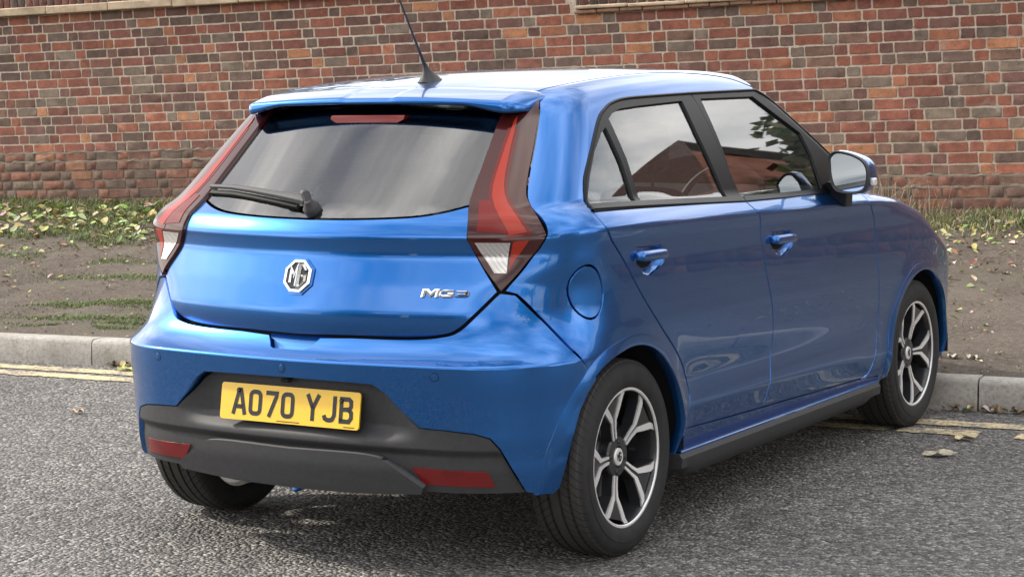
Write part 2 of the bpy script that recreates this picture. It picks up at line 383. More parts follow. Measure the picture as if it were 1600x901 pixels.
# outlines measured on the body surfaces
OUT = {
 'tail_low': [(-0.0131,0.7053),(0.1859,0.7073),(0.3564,0.7082),(0.4443,0.7172),(0.4883,0.7352),(0.5364,0.7838),(0.5928,0.8435)],
 'bump_top': [(0.0861,0.7065),(0.1897,0.7058),(0.3598,0.7079),(0.4457,0.7168),(0.4902,0.7336),(0.538,0.7808),(0.5927,0.8399)],
 'lamp_in': [(0.5929,0.8454),(0.5595,0.9091),(0.5177,0.9962),(0.5257,1.0885),(0.5578,1.1632),(0.6021,1.2434),(0.6536,1.3198),(0.7063,1.3747)],
 'lamp_out': [(0.861,1.4059),(0.8351,1.379),(0.7739,1.2863),(0.7183,1.189),(0.6912,1.1244),(0.6913,1.0869),(0.7165,1.0053),(0.6916,0.9595),(0.6443,0.896),(0.5993,0.8452)],
 'glass_low': [(-0.0072,1.0471),(0.1823,1.0495),(0.3473,1.0565),(0.443,1.0691),(0.5257,1.0885)],
 'glass_clear': [(-0.0669,1.1105),(0.1499,1.1079),(0.3343,1.1093),(0.397,1.1184),(0.4344,1.1436),(0.5002,1.2438),(0.5591,1.3091),(0.5914,1.3469)],
 'lamp_strip': [(0.7113,1.3206),(0.6442,1.2216),(0.5931,1.1066),(0.626,1.0027),(0.6702,1.0106),(0.6293,1.1127),(0.6646,1.2215),(0.7289,1.3339)],
 'lamp_facet': [(0.556,1.0942),(0.5855,1.0972),(0.6079,1.0567),(0.6204,1.006),(0.5429,1.0127)],
 'lamp_rev': [(0.5363,0.9878),(0.6295,0.9876),(0.6168,0.8934),(0.5854,0.8935)],
 'lamp_ind': [(0.6341,0.9896),(0.6748,0.9923),(0.621,0.8978)],
 'bump_seam': [(0.5959,0.8417),(0.6361,0.8352),(0.7092,0.7492),(0.7646,0.6768),(0.8481,0.5762)],
 'bump_arch': [(0.8481,0.5762),(0.8173,0.5397),(0.7887,0.4917),(0.7654,0.4185),(0.7477,0.3361),(0.7334,0.267),(0.7124,0.249),(0.6424,0.2647)],
 'blk_out': [(0.6424,0.2647),(0.6083,0.3356),(0.5791,0.3998),(0.5575,0.4307),(0.5213,0.4439),(0.4618,0.4514),(0.3909,0.4555),(0.3348,0.5139),(0.3024,0.554),(0.2701,0.5769),(0.2324,0.5783),(0.1189,0.5805),(0.0157,0.5819)],
 'fog': [(0.3646,0.3368),(0.5521,0.3313),(0.5711,0.285),(0.3988,0.2863)],
 'diff': [(-0.0068,0.367),(0.1831,0.3719),(0.2673,0.3672),(0.3045,0.351),(0.3985,0.2822)],
 'rdoor_gap': [(-0.1407,0.2543),(-0.1442,0.2318),(-0.1317,0.1912),(-0.0327,0.1028),(0.055,0.0067),(0.1681,-0.0968),(0.2828,-0.1833),(0.3524,-0.2467),(0.3888,-0.304),(0.3727,-0.3567),(0.3952,-0.4147)],
 'rdoor_low': [(0.3952,-0.4147),(0.6798,-0.4236),(1.0122,-0.4329)],
 'bgap': [(0.8917,0.2234),(0.9635,0.1524),(0.9904,0.085),(1.0178,-0.0331),(1.0569,-0.1611),(1.069,-0.264),(1.0307,-0.3414),(1.0122,-0.4329)],
 'fdoor_low': [(1.0122,-0.4329),(1.4502,-0.4428),(1.9162,-0.4503)],
 'fdoor_gap': [(1.7185,0.2104),(1.9812,0.2133),(1.9702,0.1503),(2.0259,0.0776),(2.0429,-0.0997),(2.0527,-0.236),(2.0324,-0.368),(1.9855,-0.4327),(1.9162,-0.4503)],
 'dlo_r': [(-0.1396,0.2546),(-0.122,0.2725),(-0.0808,0.3423),(-0.0257,0.3981),(0.1567,0.5376),(0.245,0.5793),(0.3127,0.5972),(0.4134,0.6075),(0.629,0.6113),(0.8786,0.6147),(0.8913,0.5818),(0.8882,0.5013),(0.9001,0.3804),(0.8943,0.2215)],
 'dlo_f': [(0.8839,0.6147),(1.4134,0.6176),(1.5358,0.5668),(1.6572,0.4699),(1.8124,0.3518),(1.7355,0.2126),(0.8913,0.2184),(0.9066,0.3802),(0.8947,0.5011),(0.8977,0.5816)],
 'pane_q': [(0.1859,0.5164),(0.1423,0.4988),(0.0526,0.4422),(-0.0368,0.3655),(-0.0734,0.3249),(-0.1144,0.2766),(0.1585,0.2581),(0.1845,0.4002)],
 'pane_r': [(0.2309,0.5428),(0.2706,0.5612),(0.3322,0.5733),(0.4759,0.5798),(0.7895,0.5884),(0.7794,0.4713),(0.7842,0.3619),(0.7892,0.236),(0.1936,0.2581),(0.2245,0.4091)],
 'pane_f': [(0.9373,0.5932),(1.1531,0.5929),(1.3656,0.5923),(1.4846,0.5181),(1.6204,0.4401),(1.63,0.3525),(1.6086,0.2231),(0.878,0.2354),(0.9158,0.4105)],
 'seam': [(0.0112,0.7317),(0.0681,0.7121),(0.1504,0.7127),(0.3381,0.7145),(0.6848,0.7215),(0.9436,0.7107),(1.2501,0.6809),(1.4174,0.6324)],
 'sill_top': [(0.3319,-0.4392),(0.6625,-0.4629),(1.0465,-0.4726),(1.602,-0.4791),(2.0884,-0.4603)],
 'fuel': [(-0.2241,0.1071),(-0.1847,0.0862),(-0.154,0.0449),(-0.1465,0.0202),(-0.1586,-0.0193),(-0.1905,-0.0425),(-0.2171,-0.0464),(-0.2449,-0.0276),(-0.263,0.0122),(-0.2695,0.0477),(-0.2644,0.0886),(-0.2471,0.1065)],
 'handle_r': [(0.0475,0.1306),(0.2324,0.1202),(0.2491,0.0832),(0.138,0.0531),(0.0661,0.089)],
 'handle_f': [(1.0776,0.1017),(1.2555,0.0932),(1.271,0.053),(1.1478,0.0238),(1.0969,0.0557)],
 'badge': [(0.3967,0.8389),(0.5228,0.8348)],
 'lamp_out_K': [(0.0416,0.6982),(0.0024,0.663),(-0.0954,0.5614),(-0.1945,0.4543),(-0.2574,0.3779),(-0.2848,0.3275),(-0.3233,0.2168),(-0.3408,0.1753),(-0.3773,0.1128),(-0.4086,0.0565)],
 'bump_seam_K': [(-0.409,0.0519),(-0.3895,0.0421),(-0.3409,-0.0545),(-0.306,-0.1218),(-0.2128,-0.2075)],
}
# ------------------------------------------------------------------ ground
KY = lambda x: 2.86+.125*x                      # kerb face line
q = NT('chipped_asphalt'); p = q.pos()
v1 = q.n('ShaderNodeTexVoronoi', {'Vector': p, 'Scale': 70., 'Randomness': 1.0}, feature='F1'); ve = q.n('ShaderNodeTexVoronoi', {'Vector': p, 'Scale': 70.}, feature='DISTANCE_TO_EDGE')
v2 = q.n('ShaderNodeTexVoronoi', {'Vector': p, 'Scale': 130.}, feature='F1')
sepc = q.n('ShaderNodeSeparateColor', {0: v1.outputs['Color']})
chip = q.ramp(sepc.outputs[0], [(0, (.070,.068,.068)), (.30, (.145,.140,.136)), (.60, (.215,.206,.199)), (.85, (.32,.30,.283)), (1, (.46,.43,.40))])
big = q.noise(p, .7, 5, .6); stain = q.ramp(big, [(.30, .72), (.5, 1.0), (.7, 1.15)])
mid = q.ramp(q.noise(p, 9., 4), [(.3, .82), (.7, 1.1)])
c = q.mix(1.0, chip, stain, 'MULTIPLY'); c = q.mix(1.0, c, mid, 'MULTIPLY')
gapm = q.ramp(ve.outputs['Distance'], [(.0, .35), (.12, 1.)]); c = q.mix(1.0, c, gapm, 'MULTIPLY')
q.set(Base_Color=c, Roughness=q.ramp(sepc.outputs[1], [(0, .55), (1, .9)]))
tilt = q.math('MULTIPLY', sepc.outputs[2], .5)
hgt = q.math('ADD', q.math('MULTIPLY', q.math('SUBTRACT', 1., v1.outputs['Distance']), .9), tilt)
hgt = q.math('ADD', hgt, q.math('MULTIPLY', q.math('SUBTRACT', 1., v2.outputs['Distance']), .25))
q.bump(hgt, 1.0, .020); M_road = q
road = mk('road', [(-400,-400,0),(400,-400,0),(400,400,0),(-400,400,0)], [(0,1,2,3)], M_road, smooth=False); tag(road, kind='structure')
def strip(name, mat, y0f, wd, x0, x1, z, jag=.006, step=.04):
    V = []; F_ = []
    xs = np.arange(x0, x1, step)
    for i, x_ in enumerate(xs):
        V += [(x_, y0f(x_)-wd/2+nrng.normal(0, jag), z), (x_, y0f(x_)+wd/2+nrng.normal(0, jag), z)]
        if i: F_.append((2*i-2, 2*i, 2*i+1, 2*i-1))
    return mk(name, V, F_, mat, smooth=False)
q = NT('worn_yellow_paint'); p = q.pos()
wear = q.ramp(q.math('ADD', q.math('MULTIPLY', q.noise(p, 60, 3), .6), q.math('MULTIPLY', q.noise(p, 6, 4), .5)), [(.50, 0.), (.63, 1.)])
q.set(Base_Color=q.mix(wear, q.ramp(q.noise(p, 20, 4), [(.3, (.56,.43,.22)), (.7, (.70,.58,.36))]), (.17,.16,.145)), Roughness=.75); q.bump(q.noise(p, 120, 3), .6, .004); M_yel = q
tag(strip('yellow_line', M_yel, lambda x: 2.545+.091*x, .115, -9, 6, .004), 'worn pale yellow road line beside the kerb', 'road marking', 'double yellow lines', 'structure')
for a, b in ((-9, .78), (.80, 1.16), (1.27, 6)):
    tag(strip('yellow_line', M_yel, lambda x: 2.345+.085*x, .115, a, b, .004), kind='structure')
# kerb stones
q = NT('kerb_concrete'); p = q.pos(); c = q.ramp(q.noise(p, 5, 6, .65), [(.28, (.24,.22,.195)), (.5, (.37,.35,.32)), (.75, (.47,.45,.415))])
c = q.mix(q.ramp(q.noise(p, 60, 4), [(.45, 0.), (.75, .6)]), c, (.15,.135,.115)); q.set(Base_Color=c, Roughness=.9); q.bump(q.noise(p, 90, 5), .5, .004); M_kerb = q
kerb = empty('kerb', (0, 0, 0)); tag(kerb, kind='structure')
x = -12.35; kd = Vector((1, .125, 0)).normalized(); kn = Vector((-kd.y, kd.x, 0)); kL = .915/ math.hypot(1, .125)
js = -3.60
x = js-kL*9
i = 0
while x < 7:
    bm = bmesh.new(); hh = .135+rnd.uniform(-.004, .004); b0 = Vector((x+.004, KY(x+.004), 0)); b1 = Vector((x+kL-.004, KY(x+kL-.004), 0)); tl_ = rnd.uniform(-.003, .003)
    n_ = 8; rings = []
    for k in range(n_+1):
        P = b0.lerp(b1, k/n_); e = rnd.uniform(-.0025, .0025)
        rings.append([P+Vector((0,0,-.1)), P+kn*.002+Vector((0,0,.03)), P+kn*(.006+e)+Vector((0,0,hh-.020+tl_)), P+kn*(.016+e)+Vector((0,0,hh-.005+e)), P+kn*.032+Vector((0,0,hh+e)), P+kn*.125+Vector((0,0,hh)), P+kn*.125+Vector((0,0,-.1))])
    b_ring(bm, rings); bmo('kerb_stone', bm, M_kerb, kerb, sharp=45); x += kL; i += 1
bm = bmesh.new(); b_ring(bm, [[Vector((x_, KY(x_), 0))+kn*a+Vector((0,0,b)) for a, b in ((.012,-.1),(.012,.105),(.11,.105),(.11,-.1))] for x_ in (-12, 7)]); bmo('kerb_joint_mortar', bm, plain('joint_dark', (.03,.028,.025), .95), kerb)
# wall frame
WA = Vector((-8.621, 6.944, .868)); Wd = Vector((.995,.102,.022)).normalized(); Wu = (Vector((0,0,1))-Wd*Wd.z).normalized(); Wn = Wd.cross(Wu)
WM = Matrix(((Wd.x, -Wn.x, Wu.x, WA.x), (Wd.y, -Wn.y, Wu.y, WA.y), (Wd.z, -Wn.z, Wu.z, WA.z), (0, 0, 0, 1)))
def wall_y(x): return WA.y+(x-WA.x)*Wd.y/Wd.x
def fbm(x, y, seed=0):
    r = np.zeros_like(x, dtype=float); rs = np.random.default_rng(seed)
    for k in range(26):
        fq = 2**rs.uniform(-.6, 3.6); a = rs.uniform(0, 2*PI); ph_ = rs.uniform(0, 2*PI); r += np.sin((x*math.cos(a)+y*math.sin(a))*fq+ph_)*fq**-.8
    return r
def verge_z(x, y):
    x = np.asarray(x, float); y = np.asarray(y, float)
    yk = KY(x)+.12; yw = wall_y(x)-.05; t = np.clip((y-yk)/(yw-yk), 0, 1.3)
    base = .118+(.45-.02*np.clip((x+8)/8, 0, 1.4)-.118)*(t**1.08)
    return base+.010*fbm(x*1.3, y*1.3, 3)*np.clip(t*8, 0, 1)+.004*fbm(x*7, y*7, 5)*np.clip(t*8, 0, 1)
_gxs = np.arange(-14.2, 7.3, .03); _gys = np.arange(.8, 9.6, .03)
_X, _Y = np.meshgrid(_gxs, _gys, indexing='ij')
_VZ = verge_z(_X, _Y); _N9 = fbm(_X*1.5, _Y*2.0, 9); _N21 = fbm(_X*4., _Y*4., 21)
def grid_at(Gd, x, y): return Gd[min(max(int(round((x+14.2)/.03)), 0), Gd.shape[0]-1), min(max(int(round((y-.8)/.03)), 0), Gd.shape[1]-1)]
vz = lambda x, y: float(grid_at(_VZ, x, y))
gx = np.arange(-14, 7.01, .06); gy = np.linspace(0, 1.04, 110); V = []; F_ = []
for x_ in gx:
    yk = KY(x_)+.118; yw = wall_y(x_)+.05; ys = yk+(yw-yk)*gy; zs = verge_z(np.full_like(ys, x_), ys)
    V += [(x_, a, b) for a, b in zip(ys, zs)]
m_ = len(gy)
for i in range(len(gx)-1):
    for j in range(m_-1): F_.append((i*m_+j, (i+1)*m_+j, (i+1)*m_+j+1, i*m_+j+1))
q = NT('trodden_soil'); p = q.pos()
c = q.ramp(q.noise(p, 2.2, 8, .65), [(.28, (.125,.095,.074)), (.5, (.20,.162,.130)), (.72, (.29,.245,.205))])
c = q.mix(q.ramp(q.noise(p, 45, 4, .6), [(.50, 0.), (.62, .7)]), c, (.30,.26,.22)); c = q.mix(q.ramp(q.noise(p, 110, 3), [(.30, .5), (.45, 0.)]), c, (.06,.048,.040))
c = q.mix(q.ramp(q.noise(p, 1.1, 6, .6), [(.54, 0.), (.68, .40)]), c, (.085,.095,.04))
q.set(Base_Color=c, Roughness=.95); q.bump(q.math('ADD', q.noise(p, 35, 6, .65), q.noise(p, 140, 4)), 1.0, .035); M_soil = q
verge = mk('verge', V, F_, M_soil); tag(verge, kind='structure')
fld = mk('field', [(-120, wall_y(-120)+.2, .10), (120, wall_y(120)+.2, .10), (120, 300, .10), (-120, 300, .10)], [(0,1,2,3)], M_soil, smooth=False); tag(fld, kind='structure')
# ------------------------------------------------------------------ brick wall
wall = empty('brick_wall'); wall.matrix_world = WM
tag(wall, 'old weathered brick garden wall in red, orange and dark bricks with a projecting base', 'wall')
def brick_mat(name, src):
    q = NT(name); p = q.pos()
    if src == 'obj': base = q.n('ShaderNodeObjectInfo').outputs['Color']
    else: base = q.n('ShaderNodeAttribute', attribute_name='bcol').outputs['Color']
    f1 = q.ramp(q.noise(p, 16, 6, .65), [(.25, .58), (.5, 1.), (.75, 1.38)])
    c = q.mix(1.0, base, f1, 'MULTIPLY')
    c = q.mix(q.ramp(q.noise(p, 70, 4, .6), [(.56, 0.), (.70, .55)]), c, (.05,.042,.042))
    c = q.mix(q.ramp(q.noise(p, 5.5, 6, .7), [(.60, 0.), (.76, .55)]), c, (.36,.32,.27))
    c = q.mix(q.ramp(q.noise(p, 120, 2), [(.70, 0.), (.74, .8)]), c, (.50,.46,.40))
    q.set(Base_Color=c, Roughness=.92); q.bump(q.math('ADD', q.noise(p, 60, 6, .7), q.math('MULTIPLY', q.noise(p, 260, 3), .5)), .8, .006); return q
M_brick_o, M_brick_a = brick_mat('fired_brick', 'obj'), brick_mat('fired_brick_run', 'attr')
q = NT('lime_mortar'); p = q.pos(); c = q.ramp(q.noise(p, 7, 6, .65), [(.3, (.52,.42,.325)), (.5, (.70,.585,.465)), (.72, (.78,.68,.56))])
c = q.mix(q.ramp(q.noise(p, 90, 4), [(.50, 0.), (.68, .45)]), c, (.20,.165,.135)); c = q.mix(q.ramp(q.noise(p, 1.3, 5), [(.58, 0.), (.72, .4)]), c, (.17,.15,.125))
sepz = q.n('ShaderNodeSeparateXYZ', {0: q.co('Object')})
q.set(Base_Color=c, Roughness=.95); q.bump(q.math('ADD', q.noise(p, 50, 6, .7), q.noise(p, 200, 3)), .9, .008); M_mortar = q
PAL = [((.225,.085,.062), 9), ((.255,.098,.066), 8), ((.31,.130,.080), 4), ((.185,.076,.062), 9), ((.140,.076,.067), 8), ((.118,.082,.071), 7), ((.145,.112,.096), 5), ((.185,.148,.124), 4), ((.34,.16,.090), 1), ((.165,.10,.078), 5)]
PALW = [p_ for p_, k in PAL for _ in range(k)]
PALD = [p_ for p_, k in PAL for _ in range(k if sum(p_) < .33 else max(1, k//3))]
def brick_geo(L_, H_, rs, rough=1.):
    # worn brick: rounded, uneven outline, flat face; local origin at the lower left of its face
    r = .0055*rough; k = 3 if L_ > .15 else 2
    pts = []
    for (ax, az), (bx, bz), m in (((0,0),(L_,0),k), ((L_,0),(L_,H_),1), ((L_,H_),(0,H_),k), ((0,H_),(0,0),1)):
        dx, dz = bx-ax, bz-az; l_ = math.hypot(dx, dz); ux, uz = dx/l_, dz/l_
        e0, e1 = r*rs.uniform(.5, 1.4), r*rs.uniform(.5, 1.4)
        for t in [e0]+[l_*(i+1)/(m+1) for i in range(m)]+[l_-e1]: pts.append((ax+ux*t, az+uz*t))
    n = len(pts); cx_, cz_ = L_/2, H_/2
    J = [(rs.gauss(0, .0013)*rough, rs.gauss(0, .0013)*rough) for _ in range(n)]
    base = [(a, .045, b) for a, b in pts]; mid_ = [(a+j_[0], -.0012, b+j_[1]) for (a, b), j_ in zip(pts, J)]
    frt = [(cx_+(a+j_[0]-cx_)*(1-.0020*rough/cx_), -.0042, cz_+(b+j_[1]-cz_)*(1-.0020*rough/cz_)) for (a, b), j_ in zip(pts, J)]
    F_ = []
    for q_ in range(2):
        for i in range(n): F_.append((q_*n+i, q_*n+(i+1) % n, q_*n+n+(i+1) % n, q_*n+n+i))
    F_.append(tuple(range(2*n, 3*n)))
    return base+mid_+frt, F_
rs = random.Random(3)
def brick_meshes(L_, H_, n, rough=1.):
    out = []
    for k in range(n):
        V, F_ = brick_geo(L_, H_, rs, rough); me = bpy.data.meshes.new('brick'); me.from_pydata(V, [], F_); me.update(); me.materials.append(M_brick_o.m); me.polygons.foreach_set('use_smooth', [True]*len(F_)); me.set_sharp_from_angle(angle=math.radians(48)); out.append(me)
    return out
BS, BH, CH = .1945, .0632, .075
me_s = brick_meshes(BS+.001, BH, 14); me_h = brick_meshes(.0905, BH, 10)
camM = cam.matrix_world.inverted()
def px_of(P):
    c_ = camM @ P; return 800+71.656/36*1600*c_.x/-c_.z, 450.5-71.656/36*1600*c_.y/-c_.z, -c_.z
CARSIL = [(205,760),(207,600),(243,420),(245,350),(380,165),(560,120),(700,108),(900,104),(1100,114),(1178,140),(1300,236),(1360,250),(1365,295),(1430,320),(1465,390),(1482,520),(1480,640),(1000,870)]
bricks = []   # (s, t, len, proj, dark, pitch)
S0, S1, SX = -3.2, 26.0, 5.139
top_of = lambda s: 15 if s < SX else 12
pl_of = lambda s: 0 if s < SX else -4
for t in range(-11, 15):
    s = S0-((t*.61) % 1)*.34 + (.168 if t % 2 else 0); hd = False
    while s < S1:
        Lb = .0905 if hd else BS+.001
        if t < top_of(s+Lb*.5) and (t >= pl_of(s)-9):
            k = t-pl_of(s); proj = 0. if k >= 0 else (-.028 if k == -1 else -.055)
            bricks.append((s+rs.uniform(-.002, .002), t*CH+.0059+rs.uniform(-.0012, .0012), Lb, proj, hd, k))
        s += Lb+.0125+rs.uniform(-.0008, .0012); hd = not hd
cand = []
for i, b in enumerate(bricks):
    P = WM @ Vector((b[0]+b[2]/2, 0, b[1]+.03)); u, v, dep = px_of(P)
    vis = 4 < u < 1596 and 3 < v < 360 and not pip(np.array([(u, v)]), CARSIL)[0]
    if vis: cand.append((dep/(b[2]**.5), i))
pick = set(i for _, i in sorted(cand)[:300])
AV, AF, AC = [], [], []
for i, (s, z, Lb, proj, hd, k) in enumerate(bricks):
    c = rs.choice(PALW if (s > 4.6 or rs.random() < .45) else PALD); jv = rs.uniform(.85, 1.2); c = (c[0]*jv*1.14, c[1]*jv*1.08, c[2]*jv)
    if k < 0: c = tuple(.60*x_+.40*y_ for x_, y_ in zip(c, (.155,.105,.080)))
    if i in pick:
        o = bpy.data.objects.new('brick', rs.choice(me_h if hd else me_s)); link(o, wall); o.location = (s, proj+rs.uniform(-.002, .0015), z); o.color = c+(1,); o.rotation_euler = (rs.uniform(-.012, .012), rs.uniform(-.006, .006), rs.uniform(-.008, .008))
    else:
        V, F_ = brick_geo(Lb, BH, rs, 1. if k >= 0 else 1.5); n0 = len(AV); dy = proj+rs.uniform(-.002, .0015)
        AV += [(a+s, b+dy, c_+z) for a, b, c_ in V]; AF += [tuple(n0+x_ for x_ in f_) for f_ in F_]; AC += [c+(1,)]*len(V)
run = mk('brickwork', AV, AF, M_brick_a, wall, sharp=48); ca = run.data.color_attributes.new('bcol', 'FLOAT_COLOR', 'POINT'); ca.data.foreach_set('color', np.array(AC, np.float32).ravel()); tag(run, kind='stuff')
bm = bmesh.new()
b_box(bm, ((S0+SX)/2-.2, .17, (15-11)*CH/2), (SX-S0+.4, .34, 26*CH)); b_box(bm, ((SX+S1)/2, .17, (12-11)*CH/2), (S1-SX, .338, 23*CH)); bmo('mortar_bed', bm, M_mortar, wall)
bm = bmesh.new()
for a, b, pt in ((S0-.2, SX, 0), (SX, S1, -4)):
    b_box(bm, ((a+b)/2, .05-.028, (pt-6)*CH), (b-a, .10, 12*CH-.002)); b_box(bm, ((a+b)/2, .05-.054, (pt-1)*CH-6*CH), (b-a-.01, .10, 12*CH))
bmo('plinth_bed', bm, textured('dark_plinth_mortar', (.20,.16,.125), .95, .5, 12, .7, 90), wall)  # plinth bed gets a darker mortar tone than the wall above
# sloped, crumbling weathering fillet on the ledge
for a, b, pt in ((S0, SX, 0), (SX, S1, -4)):
    for dz, y0, y1 in ((0, -.028, .0), (-1, -.055, -.028)):
        V = []; F_ = []; xs = np.arange(a, b+.001, .05); 
        for i, x_ in enumerate(xs):
            e = nrng.normal(0, .0035); V += [(x_, y0-.004+nrng.normal(0,.003), (pt+dz)*CH-.006+e), (x_, y1+.004, (pt+dz)*CH+.014+e*1.5)]
            if i: F_.append((2*i-2, 2*i, 2*i+1, 2*i-1))
        mk('ledge_fillet', V, F_, textured('mossy_mortar', (.13,.11,.085), .95, .5, 14, .6, 120), wall, smooth=False)
# coping
q = NT('pale_coping'); p = q.pos(); c = q.ramp(q.noise(p, 9, 6, .65), [(.3, (.34,.25,.17)), (.6, (.52,.41,.29)), (.8, (.56,.48,.37))]); c = q.mix(q.ramp(q.noise(p, 3, 5), [(.55, 0.), (.7, .6)]), c, (.19,.14,.10)); q.set(Base_Color=c, Roughness=.93); q.bump(q.noise(p, 70, 5), .6, .006); M_cope = q
M_tile = brick_mat('creasing_tile', 'obj')
def cope(a, b, z0, th, out, mat, Ls, name):
    s = a
    while s < b:
        l_ = min(Ls+rs.uniform(-.02, .02), b-s); bm = bmesh.new(); b_box(bm, (s+l_/2, .15-out/2, z0+th/2+rs.uniform(-.003, .003)), (l_-.006, .34+out, th)); o = bmo(name, bm, mat, wall, bevel=.008); o.color = (.30,.17,.11,1); s += l_
cope(S0, SX-.01, 15*CH, .066, .05, M_cope, .62, 'coping_stone')
cope(SX+.0, S1, 12*CH, .026, .030, M_tile, .165, 'creasing_tile'); cope(SX+.02, S1, 12*CH+.028, .026, .045, M_cope, .42, 'coping_stone')
me_c = []
for k in range(10):
    V, F_ = brick_geo(.064, .105, rs, 2.2); V = [(a, (b if b > .04 else b*1.5), c_) for a, b, c_ in V]; me = bpy.data.meshes.new('coping_brick'); me.from_pydata(V, [], F_); me.update(); me.materials.append(M_brick_o.m); me.polygons.foreach_set('use_smooth', [True]*len(F_)); me.set_sharp_from_angle(angle=math.radians(48)); me_c.append(me)
for a, b, z0 in ((-.6, 3.6, 15*CH+.068), (SX+.03, 8.9, 12*CH+.056)):
    s = a
    while s < b:
        o = bpy.data.objects.new('coping_brick', rs.choice(me_c)); link(o, wall); c = rs.choice(PALD); o.color = tuple(x_*.62+.012 for x_ in c)+(1,); o.location = (s, .006+rs.uniform(-.005, .004), z0+rs.uniform(-.004, .003)); o.rotation_euler = (rs.uniform(-.03,.03), rs.uniform(-.03,.03), rs.uniform(-.04,.04)); s += .0745
for a, b, z0 in ((S0, SX-.02, 15*CH+.066), (SX+.02, S1, 12*CH+.054)):
    bm = bmesh.new(); b_box(bm, ((a+b)/2, .165, z0+.046), (b-a, .30, .090)); bmo('coping_bed', bm, M_mortar, wall)
# ------------------------------------------------------------------ plants and litter
def leaf_mat(name, cols):
    q = NT(name); a = q.n('ShaderNodeAttribute', attribute_name='lcol').outputs['Color']; q.set(Base_Color=a, Roughness=.75); return q
M_leaf = leaf_mat('leaf_and_blade', None)
class Soup:
    def __init__(s): s.V, s.F, s.C = [], [], []
    def add(s, vs, fs, c):
        n = len(s.V); s.V += vs; s.F += [tuple(n+i for i in f) for f in fs]; s.C += [tuple(c)+(1,)]*len(vs)
    def build(s, name, parent=None, mat=None):
        o = mk(name, s.V, s.F, mat or M_leaf, parent, smooth=False); ca = o.data.color_attributes.new('lcol', 'FLOAT_COLOR', 'POINT'); ca.data.foreach_set('color', np.array(s.C, np.float32).ravel()); return o
def blade(S, x, y, z, h, w_, c, lean=.5):
    a = rs.uniform(0, 2*PI); l_ = rs.uniform(.1, lean)*h; b = a+rs.uniform(-.6, .6); ux, uy = math.cos(a+PI/2)*w_/2, math.sin(a+PI/2)*w_/2
    p1 = (x+math.cos(b)*l_*.35, y+math.sin(b)*l_*.35, z+h*.6); p2 = (x+math.cos(b)*l_, y+math.sin(b)*l_, z+h*(1-.3*lean*rs.random()))
    S.add([(x-ux, y-uy, z), (x+ux, y+uy, z), (p1[0]+ux*.8, p1[1]+uy*.8, p1[2]), (p1[0]-ux*.8, p1[1]-uy*.8, p1[2]), p2], [(0,1,2,3), (3,2,4)], c)
def leaf(S, x, y, z, sz, c, flat=.35, curl=.25):
    # six-sided pointed leaf folded on its midrib
    a = rs.uniform(0, 2*PI); tx, ty = rs.uniform(-flat, flat), rs.uniform(-flat, flat); ca_, sa = math.cos(a), math.sin(a)
    pts = [(0,-.5,0), (.30,-.18,curl*.35), (.26,.18,curl*.3), (0,.5,curl*.1), (-.26,.18,curl*.3), (-.30,-.18,curl*.35), (0,0,0)]
    vs = []
    for px_, py_, pz in pts:
        X, Y, Z = px_*sz, py_*sz, pz*sz; Z += tx*X+ty*Y; vs.append((x+ca_*X-sa*Y, y+sa*X+ca_*Y, z+Z+.003))
    zm = min(v_[2] for v_ in vs); dz = max(0, z+.0015-zm); vs = [(a_, b_, c_+dz) for a_, b_, c_ in vs]
    S.add(vs, [(0,1,6),(1,2,6),(2,3,6),(3,4,6),(4,5,6),(5,0,6)], c)
jit = lambda c, k=.25: tuple(max(0, x_*rs.uniform(1-k, 1+k)) for x_ in c)
GREENS = [(.12,.175,.05), (.09,.14,.045), (.16,.21,.07), (.20,.21,.10)]; DRY = [(.34,.28,.18), (.42,.36,.25), (.26,.20,.13)]
LIT = [(.42,.40,.13), (.50,.47,.22), (.30,.34,.10), (.22,.14,.08), (.34,.24,.14), (.52,.46,.34), (.17,.10,.06), (.26,.33,.11)]
G_ = Soup()
for _ in range(46000):      # foot of the wall: dense on the left, thinner on the right
    x_ = rs.uniform(-10.2, 1.4); dw = abs(rs.gauss(0, .75 if x_ < -2.6 else .36)); 
    if x_ > -2.6: dw *= .75
    y_ = wall_y(x_)-.07-dw
    if grid_at(_N9, x_, y_) < -1.1+dw*1.25: continue
    c = jit(rs.choice(GREENS+([DRY[0]] if x_ < -2.6 else DRY))); h = rs.uniform(.025, .10)*(1.25-min(dw, .95)); blade(G_, x_, y_, vz(x_, y_)-.004, h, rs.uniform(.004, .008), c, .9)
for _ in range(30000):      # matted rough grass between the wall and the trodden soil
    x_ = rs.uniform(-9.8, -5.0); dw = .08+1.75*rs.random()**1.25; y_ = wall_y(x_)-dw
    if grid_at(_N21, x_, y_) < -1.2+1.15*dw+rs.gauss(0, .25): continue
    blade(G_, x_, y_, vz(x_, y_)-.004, rs.uniform(.015, .06), rs.uniform(.004, .009), jit(rs.choice(GREENS+GREENS+DRY[:1]+[(.24,.25,.11)])), 1.3)
patches = [(-4.02,2.78,.55,.05), (-4.10,3.02,.65,.07), (-3.75,2.95,.35,.05), (-4.75,3.35,.8,.10), (-4.1,3.55,.6,.10), (-5.3,3.15,.3,.08), (-6.6,3.9,.5,.12), (-4.9,4.4,.9,.16), (-6.0,4.9,1.2,.22), (-7.6,5.3,1.2,.3), (-3.9,4.3,.5,.12), (-2.9,2.9,.4,.1), (.95,3.06,.05,.03), (.85,3.10,.05,.04)]
